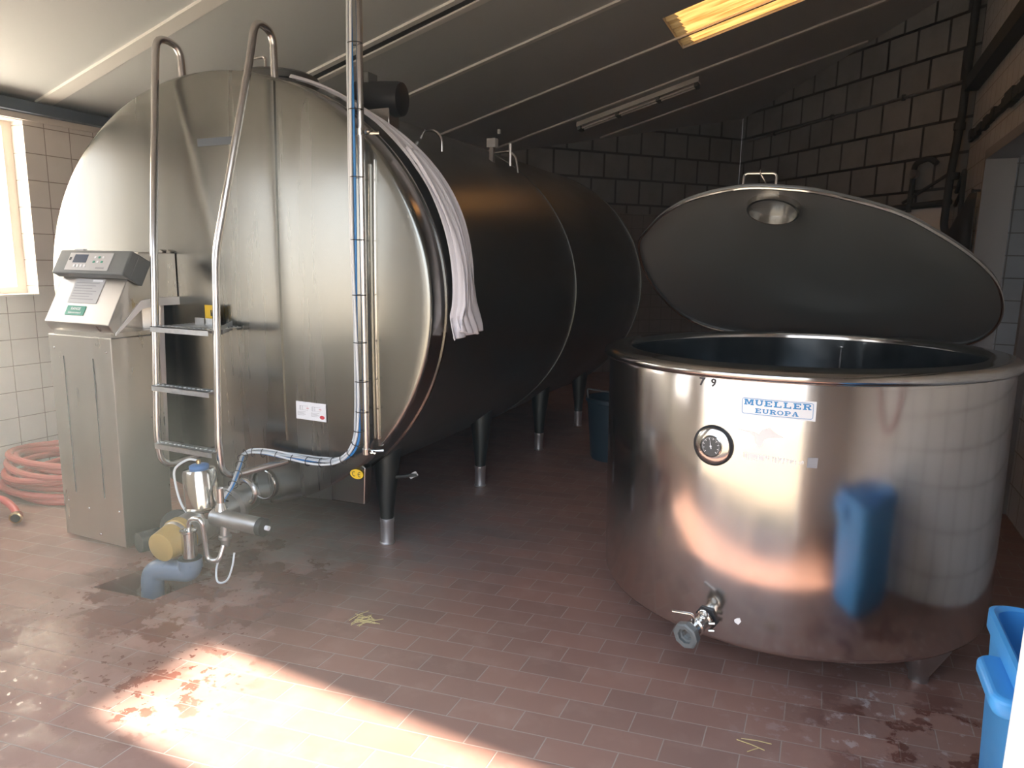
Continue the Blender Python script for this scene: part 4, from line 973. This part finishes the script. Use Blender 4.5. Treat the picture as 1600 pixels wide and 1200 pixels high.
MB().lathe((1.198, 7.86, 2.34), (-1, 0, 0), [(.012, 0), (.012, .06), (.02, .065), (.02, .08)], 10).build('hook', M['grime'], blk)
# things glimpsed through the side doorway
dk = thing('hanging_jacket', (2.2, 7.1, 1.3), 'dark jacket hanging on the tiled wall beyond the side doorway', 'jacket')
MB().lathe((2.17, 7.1, 1.25), (0, 0, 1), [(.16, 0), (.18, .3), (.2, .7), (.12, .95), (.05, 1.02)], 24, ell=(.45, 1.3)).build('jacket_body', M['grey'], dk)
MB().tube([(2.29, 7.1, 2.3), (2.17, 7.1, 2.3), (2.15, 7.1, 2.26)], .012, 8).build('coat_hook', M['pipe'], dk)
cu = MB().box(2.2, 2.3, 6.35, 6.55, 1.2, 1.5); tag(cu.build('soap_dispenser', M['lgrey'], bevel=.01), 'small grey soap dispenser fixed to the wall beyond the side doorway', 'dispenser')
# red hose hanging on the right wall near the entrance (seen mirrored in the vat)
rh = thing('wall_hose', (1.15, 1.9, 1.0), 'thin red hose hanging in a loop on the right wall near the entrance', 'hose')
MB().tube(spline([(1.17, 1.78, 2.3), (1.16, 1.72, 1.7), (1.16, 1.80, 1.15), (1.16, 1.95, 1.0), (1.16, 2.10, 1.15), (1.16, 2.16, 1.7), (1.17, 2.05, 2.3)], 8), .014, 10).build('hose', M['red'], rh)
MB().lathe((1.2, 1.92, 2.32), (-1, 0, 0), [(.05, 0), (.05, .02), (.015, .03), (.015, .06), (.04, .065), (.04, .07)], 16).build('hose_hook', M['pipe'], rh)

# ------------------------------------------------------------------ straw on the floor
def straw(x, y, n, r, label):
    t = thing('straw_wisp', (x, y, 0), label, 'straw')
    for i in range(n):
        a = random.uniform(0, PI); L = random.uniform(.02, r); px, py = x+random.gauss(0, r*.35), y+random.gauss(0, r*.25)
        dz = random.uniform(0, .012)
        MB().tube([(px-L*math.cos(a), py-L*math.sin(a), .003), (px+.003, py, .004+dz), (px+L*math.cos(a), py+L*math.sin(a), .003+dz*.6)], .0016, 5).build('stalk', M['straw'], t)
random.seed(11)
straw(-1.79, 2.39, 22, .06, 'small tuft of straw on the open floor between tank and vat')
straw(-.10, 2.29, 3, .05, 'few loose straw stalks on the floor near the front of the vat')
print('objects', len(bpy.data.objects), 'top', sum(1 for o in bpy.data.objects if o.parent is None))
for o in bpy.data.objects:
    if '_w' in o: del o['_w']
